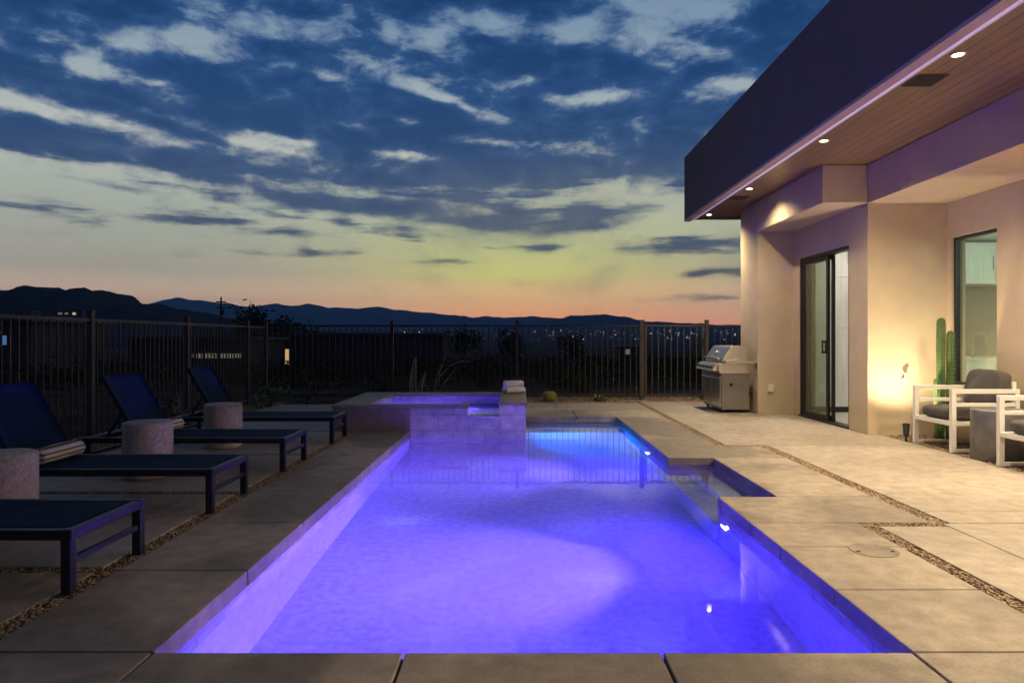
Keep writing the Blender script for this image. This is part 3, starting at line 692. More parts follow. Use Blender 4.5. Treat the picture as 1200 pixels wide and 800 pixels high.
# ------------------------------------------------------------------ patio armchairs
def make_chair():
    t=empty('patio_armchair',(0,0,0),'x','armchair','white framed patio armchairs')
    D,Wd,s=.74,.74,.05   # x 0 front .. D back ; y 0..Wd
    for y in (0,Wd-s):
        f=MB(); 
        f.box(0,s,y,y+s,.0,.69); f.box(D-s,D,y,y+s,0,.69)
        f.box(s,D-s,y,y+s,.64,.689); f.box(s,D-s,y+.004,y+s-.004,.50,.54); f.box(s,D-s,y+.004,y+s-.004,.29,.335); f.box(s,D-s,y+.004,y+s-.004,.003,.04)
        f.build('side_frame',M['white_metal'],t,bevel=.004)
    f=MB(); f.box(.004,s-.004,s,Wd-s,.288,.336); f.box(D-s+.004,D-.004,s,Wd-s,.288,.336); f.box(D-s+.004,D-.004,s,Wd-s,.72,.765)
    for k in range(5): a=s+.03+k*.135; f.box(a,a+.05,s,Wd-s,.31,.333)
    for y in (s,Wd-2*s): f.box(D-s+.006,D-.006,y,y+.04,.336,.72)
    f.build('seat_frame',M['white_metal'],t,bevel=.003)
    def cushion(nm,x0,x1,y0,y1,z0,z1,rot=None):
        mb=MB(); n=14; vs=[]; fs=[]
        import bmesh
        bm=bmesh.new(); bmesh.ops.create_cube(bm,size=1); bmesh.ops.subdivide_edges(bm,edges=bm.edges,cuts=7,use_grid_fill=True)
        for v in bm.verts:
            x,y,z=v.co*2; p=4.6
            L_=(abs(x)**p+abs(y)**p+abs(z)**p)**(1/p); m_=max(abs(x),abs(y),abs(z)); k=m_/L_
            x,y,z=x*k,y*k,z*k
            bul=1+.09*(1-x*x)*(1-y*y) if abs(z1-z0)<abs(x1-x0) else 1
            q=Vector(((x0+x1)/2+x*(x1-x0)/2,(y0+y1)/2+y*(y1-y0)/2,(z0+z1)/2+z*(z1-z0)/2*bul)); v.co=q
        me=bpy.data.meshes.new(nm); bm.to_mesh(me); bm.free(); me.materials.append(M['cushion'])
        me.polygons.foreach_set('use_smooth',[True]*len(me.polygons))
        o=bpy.data.objects.new(nm,me); COL.objects.link(o); o.parent=t
        if rot: o.rotation_euler=rot[0]; o.location=rot[1]
        return o
    cushion('seat_cushion',.015,.66,s+.006,Wd-s-.006,.337,.475)
    cushion('back_cushion',-.08,.08,-.31,.31,0,.44,((0,.2,0),(.585,Wd/2,.455)))
    return t
ch=make_chair(); ch.location=(4.72,7.41,.004); ch['label']='white armchair with charcoal cushions in front of the tall cactus'
c2=copy_tree(ch); c2.location=(4.68,5.93,.004); c2['label']='white armchair with charcoal cushions cut off by the right edge'
dt=MB(); dt.lathe([(.24,0),(.245,.006),(.245,.50),(.24,.515),(.225,.522),(.0,.522)],n=48)
tag(dt.build('drum_table',M['zinc'],loc=(4.95,7.02,.004)),'dark mottled metal drum table between the two white armchairs','side table')

# ------------------------------------------------------------------ plants
def ribbed(prof,ribs,c,lean=(0,0),depth=.2):
    mb=MB(); n=ribs*4; vs=[]
    for r,z in prof:
        for k in range(n):
            a=2*PI*k/n; rr=r*(1-depth*(.5-.5*math.cos(ribs*a)))
            vs.append((c[0]+rr*math.cos(a)+lean[0]*z,c[1]+rr*math.sin(a)+lean[1]*z,c[2]+z))
    fs=[(i*n+k,i*n+(k+1)%n,(i+1)*n+(k+1)%n,(i+1)*n+k) for i in range(len(prof)-1) for k in range(n)]
    mb.add(vs,fs,True); return mb
def colprof(r,h): return [(r*.8,0),(r*.95,h*.1)]+[(r*(1+.04*math.sin(i*2.1)),h*(.1+.8*i/8)) for i in range(1,8)]+[(r,h-r*1.2),(r*.88,h-r*.6),(r*.62,h-r*.22),(r*.3,h-r*.05),(.002,h)]
ca=empty('columnar_cactus',(5.22,8.42,-.02),'tall green columnar cactus with three stems against the lit wall','cactus')
for dx,dy,r,h_,ln in ((0,.0,.05,1.52,(.006,0)),(.085,-.04,.044,1.36,(.012,.0)),(-.07,-.06,.04,.78,(-.012,0)),(.03,.09,.042,.62,(.0,.0))):
    stm=ribbed(colprof(r,h_),9,(dx,dy,0),ln,.26).build('stem',M['cactus'],ca,fix=False)
    s=MB()
    for k in range(9):
        a=2*PI*k/9
        for j in range(int(h_/.05)):
            z=.04+j*.05
            if z>h_-.05: continue
            p=Vector((dx+r*math.cos(a)+ln[0]*z,dy+r*math.sin(a),z))
            for q in range(2):
                dd=Vector((math.cos(a+random.uniform(-.7,.7)),math.sin(a+random.uniform(-.7,.7)),random.uniform(-.4,.6)))*.014
                s.tube([p,p+dd],[.0012,.0004],3,False)
    tag(s.build('spines',M['spine'],stm,fix=False),kind='stuff')
def rosette(name,label,loc,n,ln,w_,mat,cat,up=(.2,1.3),group=None,curl=.3):
    mb=MB()
    for k in range(n):
        a=k*2.39996+random.uniform(-.1,.1); el=up[0]+(up[1]-up[0])*((k+.5)/n)**.8; L_=ln*random.uniform(.75,1.1)*(1-.25*k/n)
        d=Vector((math.cos(a),math.sin(a),0)); sd=Vector((-math.sin(a),math.cos(a),0)); prev=None; vs=[]; p=d*.02
        seg=6
        for i in range(seg+1):
            t=i/seg; e=el-curl*t*t; 
            if i: p=p+(d*math.cos(e)+Vector((0,0,1))*math.sin(e))*L_/seg
            ww=w_*(.75+.6*t if t<.35 else (1-t)*1.48)+.001
            nr=(Vector((0,0,1))*math.cos(e)-d*math.sin(e))
            vs+= [p+sd*ww/2+nr*ww*.18,p-nr*ww*.12,p-sd*ww/2+nr*ww*.18]
        fs=[]
        for i in range(seg): fs+=[(i*3,i*3+1,i*3+4,i*3+3),(i*3+1,i*3+2,i*3+5,i*3+4)]
        mb.add(vs,fs,True)
    return tag(mb.build(name,mat,loc=loc,fix=False),label,cat,group)
rosette('agave','small pale green agave at the foot of the fence',(1.62,13.62,-.02),20,.26,.055,M['agave'],'plant')
rosette('yucca','spiky grey-green yucca beyond the fence behind the spa',(-3.0,15.4,-.1),85,.8,.032,M['agave_dim'],'plant',(.15,1.5),curl=.5)
bc_=ribbed([(.05,0),(.1,.03),(.13,.09),(.125,.15),(.09,.2),(.04,.215),(.002,.21)],16,(0,0,0),(0,0),.16).build('barrel_cactus',M['barrel'],loc=(.64,13.55,-.02),fix=False)
tag(bc_,'small golden barrel cactus at the foot of the fence','cactus')
s=MB()
for k in range(16):
    a=2*PI*k/16
    for j in range(9):
        t=j/8; z=.03+.17*t; r=.13*math.sin(PI*(.18+.62*t))+.01
        p=Vector((r*math.cos(a),r*math.sin(a),z))
        for q in range(3):
            dd=Vector((math.cos(a)+random.uniform(-.8,.8),math.sin(a)+random.uniform(-.8,.8),random.uniform(-.2,.8))).normalized()*.03; s.tube([p,p+dd],[.0016,.0005],3,False)
tag(s.build('spines',M['spine'],bc_,fix=False),kind='stuff')
# dry stalks
ds=empty('dry_stalk_plant',(0,0,0),'pale bare branching stalks beyond the fence behind the spa','plant')
Yd=15.2
def pxs(l): return [W(x,y,Yd) for x,y in l]
for l,r in (([(508,466),(511,446),(516,432),(523,415)],.02),([(510,458),(516,440),(528,428),(541,423),(552,424)],.018),([(513,462),(522,447),(530,436),(535,430)],.014),([(506,464),(500,455),(494,446)],.010)):
    p=pxs(l); pts=[]
    for i in range(len(p)-1):
        for k in range(4):
            q=p[i].lerp(p[i+1],k/4); q.y+=.06*math.sin(q.x*9+q.z*6); pts.append(q)
    pts.append(p[-1]); n=len(pts)
    MB().tube(pts,[r*(1-.5*i/n)*(1+.15*math.sin(i*2.3)) for i in range(n)],7).build('stalk',M['pale_stalk'],ds)
dp=empty('dead_agave',(W(486,466,15).x,15,-.1),'upright pale dead agave leaves beyond the fence behind the spa','plant')
for dx,h_,w_,ln in ((-.05,.92,.17,.10),(.10,.62,.11,.25),(.02,.45,.12,-.15)):
    mb=MB(); vs=[]; 
    for i in range(9):
        t=i/8; ww=w_*(1-.75*t**2.2)/2; x=dx+ln*t*t*.6; z=h_*t
        vs+=[(x-ww,.03*math.sin(t*3),z),(x,-.04-.02*math.sin(t*4),z),(x+ww,.03,z),(x,.035,z)]
    fs=[(i*4+a,i*4+(a+1)%4,(i+1)*4+(a+1)%4,(i+1)*4+a) for i in range(8) for a in range(4)]+[(32,33,34,35)]
    mb.add(vs,fs,True); mb.build('leaf',M['pale_stalk'],dp,fix=False)
def bush_mesh(rx,ry,rz,n,leaf,stems=6):
    mb=MB(); tw=MB()
    cl=[Vector((random.gauss(0,.45)*rx,random.gauss(0,.45)*ry,rz*random.uniform(.25,.95))) for _ in range(max(6,n//35))]
    for c0 in cl[:stems*2]: tw.tube([(c0.x*.1,c0.y*.1,0),(c0.x*.55,c0.y*.55,c0.z*.6),tuple(c0)],[.012*rz+.004,.008*rz+.002,.003],5,False)
    for _ in range(n):
        c0=random.choice(cl); p=c0+Vector((random.gauss(0,.16)*rx,random.gauss(0,.16)*ry,random.gauss(0,.14)*rz))
        if p.z<.02: p.z=.02+random.random()*.1*rz
        d1=Vector((random.gauss(0,1),random.gauss(0,1),random.gauss(.4,.8))).normalized(); d2=d1.cross(Vector((random.gauss(0,1),random.gauss(0,1),random.gauss(0,1)))).normalized()
        s1=leaf*random.uniform(.6,1.3); mb.add([p-d1*s1,p+d2*s1*.4,p+d1*s1,p-d2*s1*.4],[(0,1,2,3)])
    return mb,tw
def bush(name,label,loc,r,n,leaf,mat,cat='shrub',group=None,trunk=False):
    t=empty(name,loc,label,cat,group); a,b2=bush_mesh(*r,n,leaf)
    a.build('foliage',mat,t,fix=False); b2.build('stems',M['bark'],t,fix=False); return t
bush('flowering_shrub','low leafy shrub in the far corner behind the last lounger',(-4.6,12.6,-.02),(.34,.3,.34),320,.05,M['agave'])
bush('flowering_shrub','small sparse shrub beside the far fence corner',(-4.1,13.3,-.02),(.25,.22,.4),160,.045,M['agave_dim'])
bush('flowering_shrub','low green shrub against the left fence behind the third lounger',(-4.72,9.3,-.02),(.25,.3,.4),240,.045,M['agave_dim'])
bush('desert_shrub','rounded dark shrub beyond the fence to the right of the towels',(W(672,440,16.5).x,16.5,-.12),(.62,.5,.62),900,.045,M['bush'])
# scrub beyond, one mass
SV=[];SF=[];so=0
for _ in range(1100):
    y=17.5+112*random.random()**1.3; x=random.uniform(-.85,.5)*y+random.uniform(-3,3)
    z=terr(x,y); R=random.uniform(.3,.95)*(1.5 if y>60 else 1); n=int(90 if y<45 else 55)
    cc=rng.normal(0,.38,(6,3))*R*np.array([1,1,.5])+np.array([x,y,z+.42*R])
    p=cc[rng.integers(0,6,n)]+rng.normal(0,.2,(n,3))*R; p[:,2]=np.maximum(p[:,2],z+.02)
    d1=rng.normal(0,1,(n,3)); d1/=np.linalg.norm(d1,axis=1)[:,None]; d2=np.cross(d1,rng.normal(0,1,(n,3))); d2/=np.linalg.norm(d2,axis=1)[:,None]
    s1=(rng.uniform(.03,.085,n)*(1+y/60)*R)[:,None]
    SV.append(np.stack([p-d1*s1,p+d2*s1*.5,p+d1*s1,p-d2*s1*.5],1).reshape(-1,3)); SF.append(np.arange(n*4).reshape(-1,4)+so); so+=n*4
sc=MB(); sc.v=np.concatenate(SV).tolist(); sc.f=np.concatenate(SF).tolist(); sc.sm=[False]*len(sc.f)
tag(sc.build('desert_scrub',M['bush'],fix=False),'dark desert scrub covering the land beyond the fence','scrub',kind='stuff')
# trees far off
def tree(loc,h,label):
    t=empty('desert_tree',loc,label,'tree','dark trees beyond the neighbouring houses')
    MB().tube([(0,0,-.5),(.1,0,h*.25),(.0,.1,h*.6)],[h*.04,h*.03,h*.015],7).build('trunk',M['bark'],t)
    mb,_=bush_mesh(h*.5,h*.5,h*.75,700,h*.06)
    o=mb.build('crown',M['bush'],t,fix=False); o.location.z=h*.25
for px,top,Y,lab in ((302,368,95,'dark bushy tree standing behind the left fence corner post'),(338,376,100,'low dark tree behind the flat roofed house'),(545,389,80,'dark tree at the right end of the long flat roofed house'),(672,395,60,'dark tree below the distant city lights'),(600,390,75,'dark tree in the middle distance behind the spa')):
    x=(px-VX)*Y/F; z=terr(x,Y); tree((x,Y,z),CAM_H-(top-VY)*Y/F-z,lab)

# ------------------------------------------------------------------ neighbouring houses
def flat_house(label,Y,px0,px1,top,depth,wins,name='neighbour_house',parapet=.25):
    x0=(px0-VX)*Y/F; x1=(px1-VX)*Y/F; zt=CAM_H-(top-VY)*Y/F; zb=min(terr(x0,Y),terr(x1,Y))-.6
    t=empty(name,((x0+x1)/2,Y,zb),label,'house'); o=Vector(t.location)
    MB().box(x0-o.x,x1-o.x,0,depth,0,zt-zb).build('wall',M['house_far'],t)
    MB().box(x0-o.x-.35,x1-o.x+.35,-.4,depth+.4,zt-zb,zt-zb+parapet).build('roof',M['dark_stucco'],t)
    for a,b2,c0,d0,mt in wins:
        ax=(a-VX)*Y/F-o.x; bx=(b2-VX)*Y/F-o.x; z1=CAM_H-(c0-VY)*Y/F-zb; z0=CAM_H-(d0-VY)*Y/F-zb
        fr_=MB().box(ax-.08,bx+.08,-.09,-.001,z0-.08,z1+.08).build('window',M['black_metal'],t)
        MB().box(ax,bx,-.12,-.091,z0,z1).build('pane',M[mt],fr_)
    return t
flat_house('long low house with a warm lit porch beyond the fence corner',70,306,520,393,9,[(314,323,404,427,'lit_warm'),(331,340,409,427,'lit_warm'),(283,284,1,2,'lit_warm')][:2])
flat_house('dark house with a strip of small lit windows behind the lounger fence',58,150,292,398,9,[(222+q*9,229+q*9,414,419.5,'lit_white') for q in range(7)])
flat_house('dark house with a blue glowing window at the left edge',42,-60,36,377,8,[(-6,9,393,404,'lit_blue')])
flat_house('tiny pale house with lit windows on the dark left hill',420,62,96,363.5,9,[(68,73,366,368.5,'lit_white'),(76,80,366,368.5,'lit_white'),(85,89,366,369,'lit_warm')])
flat_house('tiny flat pale roofed house below the dark left hill',420,18,36,365.5,9,[],parapet=.8)
flat_house('small low building with a lit gable below the city lights',110,724,752,407,6,[(733,738,409,415,'lit_white')])
# utility pole
x=(259-VX)*160/F; zb=terr(x,160); up=empty('utility_pole',(x,160,zb),'wooden utility pole with crossarm on the skyline above the left fence','utility pole')
zt=CAM_H-(348-VY)*160/F-zb
MB().tube([(0,0,-.5),(0,0,zt)],[.3,.2],8).build('pole',M['pole'],up)
MB().box(-1.1,1.1,-.2,.2,zt-1.3,zt-1.0).box(-.9,.9,-.2,.2,zt-2.6,zt-2.35).build('crossarm',M['pole'],up)
MB().tube([(.5,-.1,zt-4.2),(.5,-.1,zt-3.0)],.28,8).build('transformer',M['pole'],up)
# city lights
cl=MB()
for _ in range(230):
    Y=random.uniform(1300,3100); u=random.choice([random.uniform(640,860),random.uniform(640,860),random.uniform(460,640),random.uniform(860,1100)])
    x=(u-VX)*Y/F; z=terr(x,Y)+random.uniform(3,7); s1=Y*.0003*random.choice([.6,.7,.8,1,1.0,1.7])
    cl.box(x-s1,x+s1,Y-s1,Y+s1,z-s1,z+s1)
tag(cl.build('city_lights',M['city'],fix=False),'scattered tiny lights of the distant city below the mountains','city lights',kind='stuff')

# ------------------------------------------------------------------ hills and mountains
def ridge(name,mat,Y,prof,base_px,depth,rough,x0,x1,n=400,nd=26,seed=0):
    vs=[]; px=[p[0] for p in prof]; py=[p[1] for p in prof]
    for j in range(nd+1):
        v=j/nd; yy=Y+(v-.5)*depth
        sh=math.sin(PI*v)**.9
        for i in range(n+1):
            u=x0+(x1-x0)*i/n; hp=np.interp(u,px,py); hz=(VY-hp)*Y/F+CAM_H
            x=(u-VX)*Y/F
            q=fbm(x+seed,yy,5.0/depth,6)
            base=terr(x,yy)-6
            z=base+(hz-base)*sh*(1+0*q)+q*rough*(hz-base)*(sh**.6)*(1-.75*math.exp(-((v-.5)/.06)**2))
            if v>.5: z=min(z,base+(hz-base))
            vs.append((x,yy,z))
    fs=[(j*(n+1)+i,j*(n+1)+i+1,(j+1)*(n+1)+i+1,(j+1)*(n+1)+i) for j in range(nd) for i in range(n)]
    o=MB().add(vs,fs,True).build(name,mat,fix=False); return struct(o)
def jag(prof,amp,step,seed):
    r=random.Random(seed); out=[]; big=[(x,r.uniform(-amp,amp)*1.5) for x in np.arange(prof[0][0]-20,prof[-1][0]+20,step*2.6)]
    xs_=[p[0] for p in prof]; ys_=[p[1] for p in prof]; x=xs_[0]
    while x<=xs_[-1]:
        y=np.interp(x,xs_,ys_); out.append((x,y+r.uniform(-amp,amp)*.7+np.interp(x,[q[0] for q in big],[q[1] for q in big]))); x+=step*r.uniform(.6,1.4)
    return out
ridge('near_hill',M['hill'],900,jag([(-420,372),(-250,360),(-120,350),(0,345),(12,349),(25,346),(40,345),(55,342),(70,339.5),(88,338.5),(105,341),(122,342),(133,345),(142,353),(155,358),(172,357),(186,356),(200,360),(225,365),(255,372),(285,377),(320,381),(360,386),(420,392)],1.2,4,3),396,420,.25,-420,420)
ridge('far_mountains',M['mount'],6200,jag([(-500,372),(-200,366),(0,365),(150,362),(205,357),(222,354),(236,352.5),(250,354),(262,357.5),(280,359),(300,362),(315,361),(335,359.5),(352,359),(366,357.5),(380,360),(405,362),(425,360.5),(442,360),(462,362.5),(480,365),(505,368),(530,370),(560,371.5),(580,371),(610,373),(650,374),(760,379),(900,381),(1300,380),(1700,378)],.9,6,5),396,2200,.22,-500,1700,n=420)
ridge('middle_ridge',M['hill'],4300,jag([(560,388),(610,380),(640,376),(655,373),(668,371.5),(680,371),(695,371),(708,369.5),(722,372),(738,375),(752,378),(764,377.5),(778,376.5),(795,378.5),(830,381),(900,383),(1100,387)],.5,5,9),396,1200,.2,560,1100)

hz=MB().box(-9100,9100,-70,7500,-40,420).build('haze',None)
m=bpy.data.materials.new('dusk_haze'); m.use_nodes=True; nt=m.node_tree; nt.nodes.clear()
o_=N(nt,'ShaderNodeOutputMaterial'); pv=N(nt,'ShaderNodeVolumePrincipled'); pv.inputs['Density'].default_value=HAZE; pv.inputs['Color'].default_value=(.2,.5,1,1)
nt.links.new(pv.outputs[0],o_.inputs['Volume']); hz.data.materials.clear(); hz.data.materials.append(m); hz['kind']='stuff'; hz['label']='thin bluish evening haze over the valley and mountains'

# ------------------------------------------------------------------ lamps of the pool, spa, wall and rooms, plus added blue fills
VIO=(.215,.125,1.0); DEEP_FILL=(.055,.02,1.0); AZU_FILL=(.0,.26,1.0)
def area(loc,aim,power,size,col,name,spread=180):
    l=bpy.data.lights.new(name,'AREA'); l.shape='DISK'; l.size=size; l.energy=power; l.color=col; l.spread=math.radians(spread)
    o=bpy.data.objects.new(name,l); COL.objects.link(o); o.location=loc; o.rotation_euler=(Vector(aim)-Vector(loc)).to_track_quat('-Z','Y').to_euler(); return o
area((PX1-.03,5.12,-.36),(-1.45,4.6,-.46),135,.1,VIO,'pool_or_fill_lamp',78)
area((PX1-.03,5.12,-.36),(-1.45,4.9,-.9),75,.1,DEEP_FILL,'pool_or_fill_lamp',180)  # extra deep-blue fill added at the same fixture
area((PX1-.03,8.15,-.24),(-1.45,7.7,-.9),46,.1,DEEP_FILL,'pool_or_fill_lamp',180)  # extra deep-blue fill added at the farther fixture
area((PX1-.03,8.15,-.24),(-1.45,7.6,-.34),84,.1,VIO,'pool_or_fill_lamp',80)
area((ix1-.05,10.3,-.05),(ix0,10.2,-.25),110,.1,VIO,'spa_lamp',120)
area((.5,PY0+.03,-.4),(.6,6,-.7),42,.1,DEEP_FILL,'pool_or_fill_lamp',180)  # unseen fill added to brighten the near pool walls
area((SX+.03,9.65,-.45),(1.5,9.9,-.62),75,.1,AZU_FILL,'pool_or_fill_lamp',150)  # unseen fill added to turn the far bench azure
# uplight at the foot of the wall
ug=empty('ground_spotlight',(4.70,8.25,-.01),'small black spike spotlight aimed up the lit patio wall','spotlight')
MB().tube([(0,0,0),(0,0,.09)],.012,8).build('stake',M['black_metal'],ug)
uh=MB().tube([(-.0,.0,.085),(.03,.05,.215)],[.03,.04],14).build('head',M['black_metal'],ug)
spot((4.742,8.31,.225),150,134,1.0,(1,.82,.5),aim=(5.18,8.86,2.3),rad=.03,name='uplight_lamp')
# room lamps
for loc,p in (((6.0,10.2,2.6),36),((8.2,9.6,2.6),90),((7.6,6.5,2.6),90)):
    l=bpy.data.lights.new('room_lamp','POINT'); l.energy=p; l.color=(1,.93,.82); l.shadow_soft_size=.15
    o=bpy.data.objects.new('room_lamp',l); COL.objects.link(o); o.location=loc

# ------------------------------------------------------------------ dusk sky
wd=bpy.data.worlds.new('World'); scene.world=wd; wd.use_nodes=True; nt=wd.node_tree; L=nt.links
bg=nt.nodes['Background']
def mth(op,a,b=None,c=None,clamp=False):
    n=N(nt,'ShaderNodeMath',operation=op); n.use_clamp=clamp
    for i,v in enumerate((a,b,c)):
        if v is None: continue
        if isinstance(v,(int,float)): n.inputs[i].default_value=v
        else: L.new(v,n.inputs[i])
    return n.outputs[0]
tc=N(nt,'ShaderNodeTexCoord'); sx_=N(nt,'ShaderNodeSeparateXYZ'); L.new(tc.outputs['Generated'],sx_.inputs[0])
dx,dy,dz=sx_.outputs
az=mth('ARCTAN2',dx,dy); hor=mth('SQRT',mth('ADD',mth('MULTIPLY',dx,dx),mth('MULTIPLY',dy,dy)))
el=mth('DIVIDE',dz,mth('MAXIMUM',hor,.05))          # tangent of the elevation
def ramp(fac,stops,interp='LINEAR'):
    r=N(nt,'ShaderNodeValToRGB'); cr=r.color_ramp; cr.interpolation=interp
    while len(cr.elements)<len(stops): cr.elements.new(.5)
    for e,(p,c0) in zip(cr.elements,stops): e.position=p; e.color=c0
    L.new(fac,r.inputs[0]); return r.outputs[0]
def smooth(v,a,b2):
    n=N(nt,'ShaderNodeMapRange',interpolation_type='SMOOTHSTEP'); n.inputs['From Min'].default_value=a; n.inputs['From Max'].default_value=b2
    L.new(v,n.inputs[0]); return n.outputs[0]
def mix(f,a,b2,bt='MIX'):
    n=N(nt,'ShaderNodeMixRGB',blend_type=bt)
    for i,v in enumerate((f,a,b2)):
        if isinstance(v,(int,float)): n.inputs[i].default_value=v
        elif isinstance(v,tuple): n.inputs[i].default_value=v
        else: L.new(v,n.inputs[i])
    return n.outputs[0]
e2=mth('MULTIPLY',el,1/.6,clamp=True)   # 0..0.6 -> 0..1
def S(v): return min(1,max(0,v/.6))
def HB(el_,c):   # the haze box swallows part of the low sky: the sky itself is that much brighter
    T=math.exp(-HAZE*min(419/max(el_,1e-4),7500)); k=.93/T
    return (c[0]*k,c[1]*k,c[2]*k*.97,1)
cen=[(0,lin(214,122,84)),(.03,lin(218,146,100)),(.055,lin(212,166,112)),(.09,lin(198,182,118)),(.13,lin(186,186,134)),(.18,lin(188,192,160)),(.25,lin(192,195,183)),(.34,lin(168,182,187)),(.45,lin(130,154,178)),(.58,lin(118,146,178))]
sid=[(0,lin(192,132,112)),(.03,lin(188,150,126)),(.06,lin(176,153,132)),(.09,lin(156,150,138)),(.13,lin(160,162,150)),(.18,lin(166,173,164)),(.25,lin(188,192,186)),(.34,lin(160,175,184)),(.45,lin(124,149,176)),(.58,lin(110,138,172))]
clear_c=ramp(e2,[(S(a),HB(a,c)) for a,c in cen]); clear_s=ramp(e2,[(S(a),HB(a,c)) for a,c in sid])
gl=mth('POWER',mth('MULTIPLY',mth('ADD',mth('COSINE',mth('SUBTRACT',az,.03)),0),1,clamp=True),20)
clear=mix(gl,clear_s,clear_c)
# soft green-yellow glow bands
def gauss(px,py,rx,ry,rot=0):
    a0=math.atan((px-VX)/F); v0=(VY-py)/F*math.cos(a0)
    mp=N(nt,'ShaderNodeMapping',vector_type='TEXTURE'); mp.inputs['Location'].default_value=(a0,v0,0); mp.inputs['Rotation'].default_value=(0,0,math.radians(-rot)); mp.inputs['Scale'].default_value=(rx/F,ry/F,1)
    L.new(vec_w,mp.inputs[0]); d=N(nt,'ShaderNodeVectorMath',operation='DOT_PRODUCT'); L.new(mp.outputs[0],d.inputs[0]); L.new(mp.outputs[0],d.inputs[1])
    return mth('POWER',1/math.e,d.outputs['Value'])
cw=N(nt,'ShaderNodeCombineXYZ'); L.new(az,cw.inputs[0]); L.new(el,cw.inputs[1]); vec_w=cw.outputs[0]
clear=mix(mth('MULTIPLY',gauss(590,300,130,30),.18),clear,HB(.1,lin(192,214,104)))
clear=mix(mth('MULTIPLY',gauss(590,320,110,8),.28),clear,HB(.09,lin(206,216,110)))
# wind-streaked noise in sky space
cmb=N(nt,'ShaderNodeCombineXYZ')
hgt=mth('ADD',mth('MAXIMUM',el,0),.16)
L.new(mth('DIVIDE',az,mth('MULTIPLY',hgt,1.7)),cmb.inputs[0]); L.new(mth('DIVIDE',.55,hgt),cmb.inputs[1])
def wnoise(vec,sc,det,rough=.55,dist=0,scale=(1,1,1),off=(0,0,0)):
    mp=N(nt,'ShaderNodeMapping'); mp.inputs['Scale'].default_value=scale; mp.inputs['Location'].default_value=off; L.new(vec,mp.inputs[0])
    n=N(nt,'ShaderNodeTexNoise'); n.inputs['Scale'].default_value=sc; n.inputs['Detail'].default_value=det; n.inputs['Roughness'].default_value=rough; n.inputs['Distortion'].default_value=dist
    L.new(mp.outputs[0],n.inputs['Vector']); return n
nw=wnoise(cmb.outputs[0],3.0,6)
spw=N(nt,'ShaderNodeSeparateColor'); L.new(nw.outputs['Color'],spw.inputs[0])
az_w=mth('ADD',az,mth('MULTIPLY',mth('SUBTRACT',spw.outputs[0],.5),.06)); el_w=mth('ADD',el,mth('MULTIPLY',mth('SUBTRACT',spw.outputs[1],.5),.035))
cw=N(nt,'ShaderNodeCombineXYZ'); L.new(az_w,cw.inputs[0]); L.new(el_w,cw.inputs[1]); vec_w=cw.outputs[0]
dark=[(60,8,150,40,0,1.1),(170,28,70,26,10,.8),(330,8,90,16,0,.8),(520,2,130,22,0,1.0),(450,45,60,26,0,.45),(580,55,70,20,0,.55),(640,10,60,14,0,.5),
      (190,100,260,34,6,1.1),(40,100,170,26,4,.9),(330,95,130,50,4,1.15),(430,140,150,40,10,1.05),(540,75,110,30,0,.8),(600,95,170,50,0,1.05),
      (730,120,170,60,0,1.15),(620,165,220,30,2,.95),(870,70,90,50,-8,1.0),(940,15,80,30,0,.9),(830,150,60,40,0,.7),(70,162,120,17,2,1.05),(200,172,150,16,5,1.05),(340,190,160,17,6,.95),(520,200,120,18,5,.95),(690,195,150,20,0,.8),
      (440,240,110,12,5,.95),(370,238,60,8,0,.6),(240,207,90,9,8,.75),(130,216,40,5,5,.5),(260,232,22,6,0,.6),(398,257,22,5,0,.75),(465,270,50,5,3,.6),(335,273,40,5,0,.5),(700,246,55,9,0,1.0),(672,266,58,10,-2,1.05),(610,256,40,6,0,.6),(562,264,46,8,5,.85),(500,262,36,5,0,.4),(636,293,26,6,0,.85),(830,287,80,7,-3,.95),(842,318,44,5,-3,.85),(830,349,60,5,0,.6),(520,305,50,4,-3,.45),(360,294,16,5,0,.6)]
holes=[(535,118,75,8,22,.9),(490,105,40,6,15,.6),(470,140,22,7,15,.7),(705,115,48,9,-4,.9),(620,90,20,8,0,.5),(60,66,100,12,6,.65),(868,98,50,12,6,1.0),(60,132,150,11,5,1.15),(330,160,60,6,6,.7),(240,146,110,8,8,.5),(165,52,44,15,-20,.7),(250,42,70,14,-10,.5),(640,38,110,12,2,.45),(190,94,16,5,0,.6),(385,88,16,7,0,.6),(430,70,14,20,-10,.5),(520,50,40,16,0,.6),(570,168,70,6,4,.6),(800,60,60,18,0,.6),(480,182,60,6,6,.5),(820,190,40,12,0,.5),(310,168,70,5,8,.5)]
fld=None
for g in dark:
    fld=mth('MULTIPLY_ADD',gauss(*g[:5]),g[5],fld if fld is not None else 0.0)
cs=N(nt,'ShaderNodeCombineXYZ'); L.new(mth('MULTIPLY',az,2.2),cs.inputs[0]); L.new(mth('MULTIPLY',el,17.0),cs.inputs[1])
ns=wnoise(cs.outputs[0],2.2,8,.6,.3,off=(4.3,1.7,0))
fld=mth('ADD',fld,mth('MULTIPLY',mth('MULTIPLY',smooth(ns.outputs['Fac'],.48,.72),.85),mth('MULTIPLY',smooth(el,.07,.15),smooth(el,.36,.22))))
fld=mth('MINIMUM',fld,1.1)
for g in holes: fld=mth('MULTIPLY_ADD',gauss(*g[:5]),-g[5],fld)
n1=wnoise(cmb.outputs[0],3.4,9,.62,.25); n2=wnoise(cmb.outputs[0],9,7,.6,.1,off=(3,1,0))
cmb2=N(nt,'ShaderNodeCombineXYZ'); L.new(az,cmb2.inputs[0]); L.new(mth('MULTIPLY',el,1.9),cmb2.inputs[1])
n3=wnoise(cmb2.outputs[0],15,9,.62,.3,off=(2,5,0)); n4=wnoise(cmb2.outputs[0],5.5,8,.6,.2,off=(8,3,0))
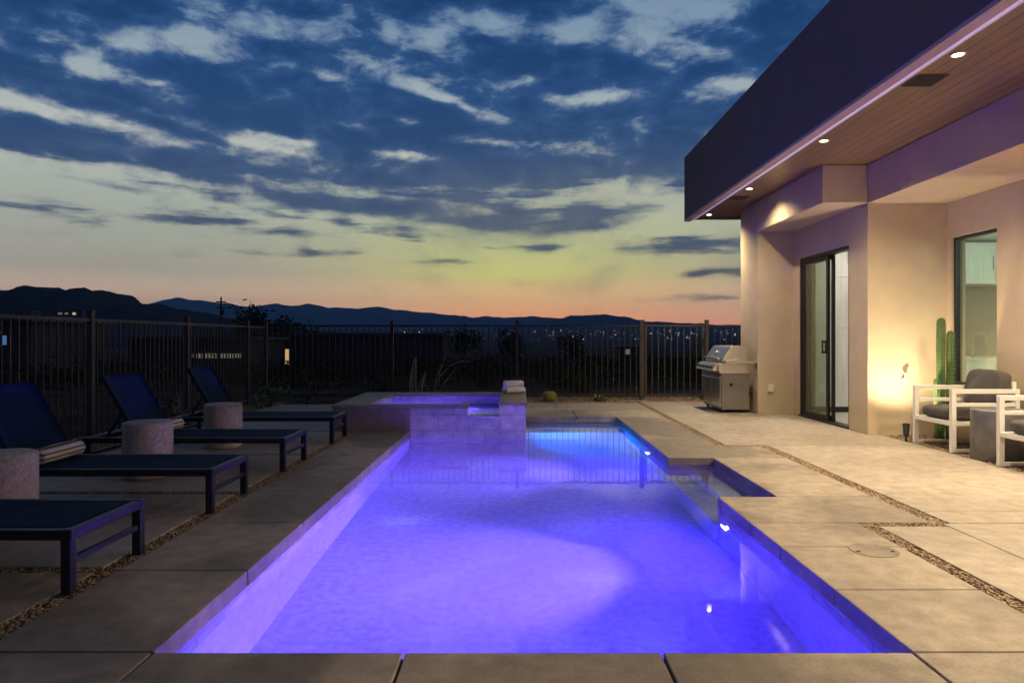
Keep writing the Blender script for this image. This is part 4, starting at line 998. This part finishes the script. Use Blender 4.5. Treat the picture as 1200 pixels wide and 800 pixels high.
nz=mth('ADD',mth('ADD',mth('MULTIPLY',mth('SUBTRACT',n1.outputs['Fac'],.5),1.0),mth('MULTIPLY',mth('SUBTRACT',n2.outputs['Fac'],.5),.5)),
       mth('ADD',mth('MULTIPLY',mth('SUBTRACT',n3.outputs['Fac'],.5),2.3),mth('MULTIPLY',mth('SUBTRACT',n4.outputs['Fac'],.5),2.2)))
nz=mth('MULTIPLY',nz,mth('ADD',.5,mth('MULTIPLY',smooth(el,.12,.3),.6)))
high=smooth(el,.42,.7)       # the overcast continues overhead
behind=smooth(dy,.45,-.3)
fld=mth('ADD',fld,mth('MULTIPLY',mth('MAXIMUM',high,behind),.55))
tot=mth('ADD',fld,nz)
mask=smooth(tot,.06,.86); core=smooth(tot,.40,1.4)
cl_a=ramp(e2,[(0,lin(120,105,105)),(S(.08),lin(122,118,112)),(S(.14),lin(96,108,126)),(S(.20),lin(84,106,136)),(S(.27),lin(62,96,142)),(S(.36),lin(48,90,144)),(S(.5),lin(44,84,138))])
cl_b=ramp(e2,[(0,lin(100,92,100)),(S(.08),lin(96,98,108)),(S(.14),lin(72,88,114)),(S(.20),lin(50,78,120)),(S(.27),lin(24,68,118)),(S(.36),lin(14,62,116)),(S(.5),lin(12,54,104))])
cloud=mix(core,cl_a,cl_b)
sky=mix(mth('MULTIPLY',mask,.96),clear,cloud)
# thin veil streaks low in the sky
vn=wnoise(cmb.outputs[0],1.2,6,.6,.2,(1,.55,1),(7,2,0))
veil=mth('MULTIPLY',smooth(vn.outputs['Fac'],.5,.72),mth('MULTIPLY',smooth(el,.03,.1),smooth(el,.3,.16)))
sky=mix(mth('MULTIPLY',veil,.55),sky,lin(128,134,134))
# away from the sunset the sky is already night
night=mth('MAXIMUM',behind,smooth(el,.55,1.1))
sky=mix(night,sky,lin(54,60,86))
L.new(sky,bg.inputs['Color']); bg.inputs['Strength'].default_value=1.0
wd.cycles.sampling_method='MANUAL'; wd.cycles.sample_map_resolution=256

# ------------------------------------------------------------------ camera / render
cam=bpy.data.cameras.new('Camera'); co=bpy.data.objects.new('Camera',cam); COL.objects.link(co)
co.location=(0,0,CAM_H); co.rotation_euler=(PI/2,0,0); cam.sensor_width=36; cam.lens=24; cam.shift_x=-6/1200; cam.shift_y=-4/1200
cam.clip_start=.05; cam.clip_end=30000; scene.camera=co
scene.render.engine='CYCLES'
cy=scene.cycles; cy.use_denoising=True; cy.max_bounces=8; cy.diffuse_bounces=4; cy.glossy_bounces=4; cy.transparent_max_bounces=16; cy.sample_clamp_indirect=25
cy.caustics_reflective=False; cy.caustics_refractive=True
try: cy.denoiser='OPENIMAGEDENOISE'; cy.denoising_input_passes='RGB_ALBEDO_NORMAL'
except Exception: pass
vs_=scene.view_settings; vs_.view_transform='Standard'; vs_.look='None'; vs_.exposure=0; vs_.gamma=1
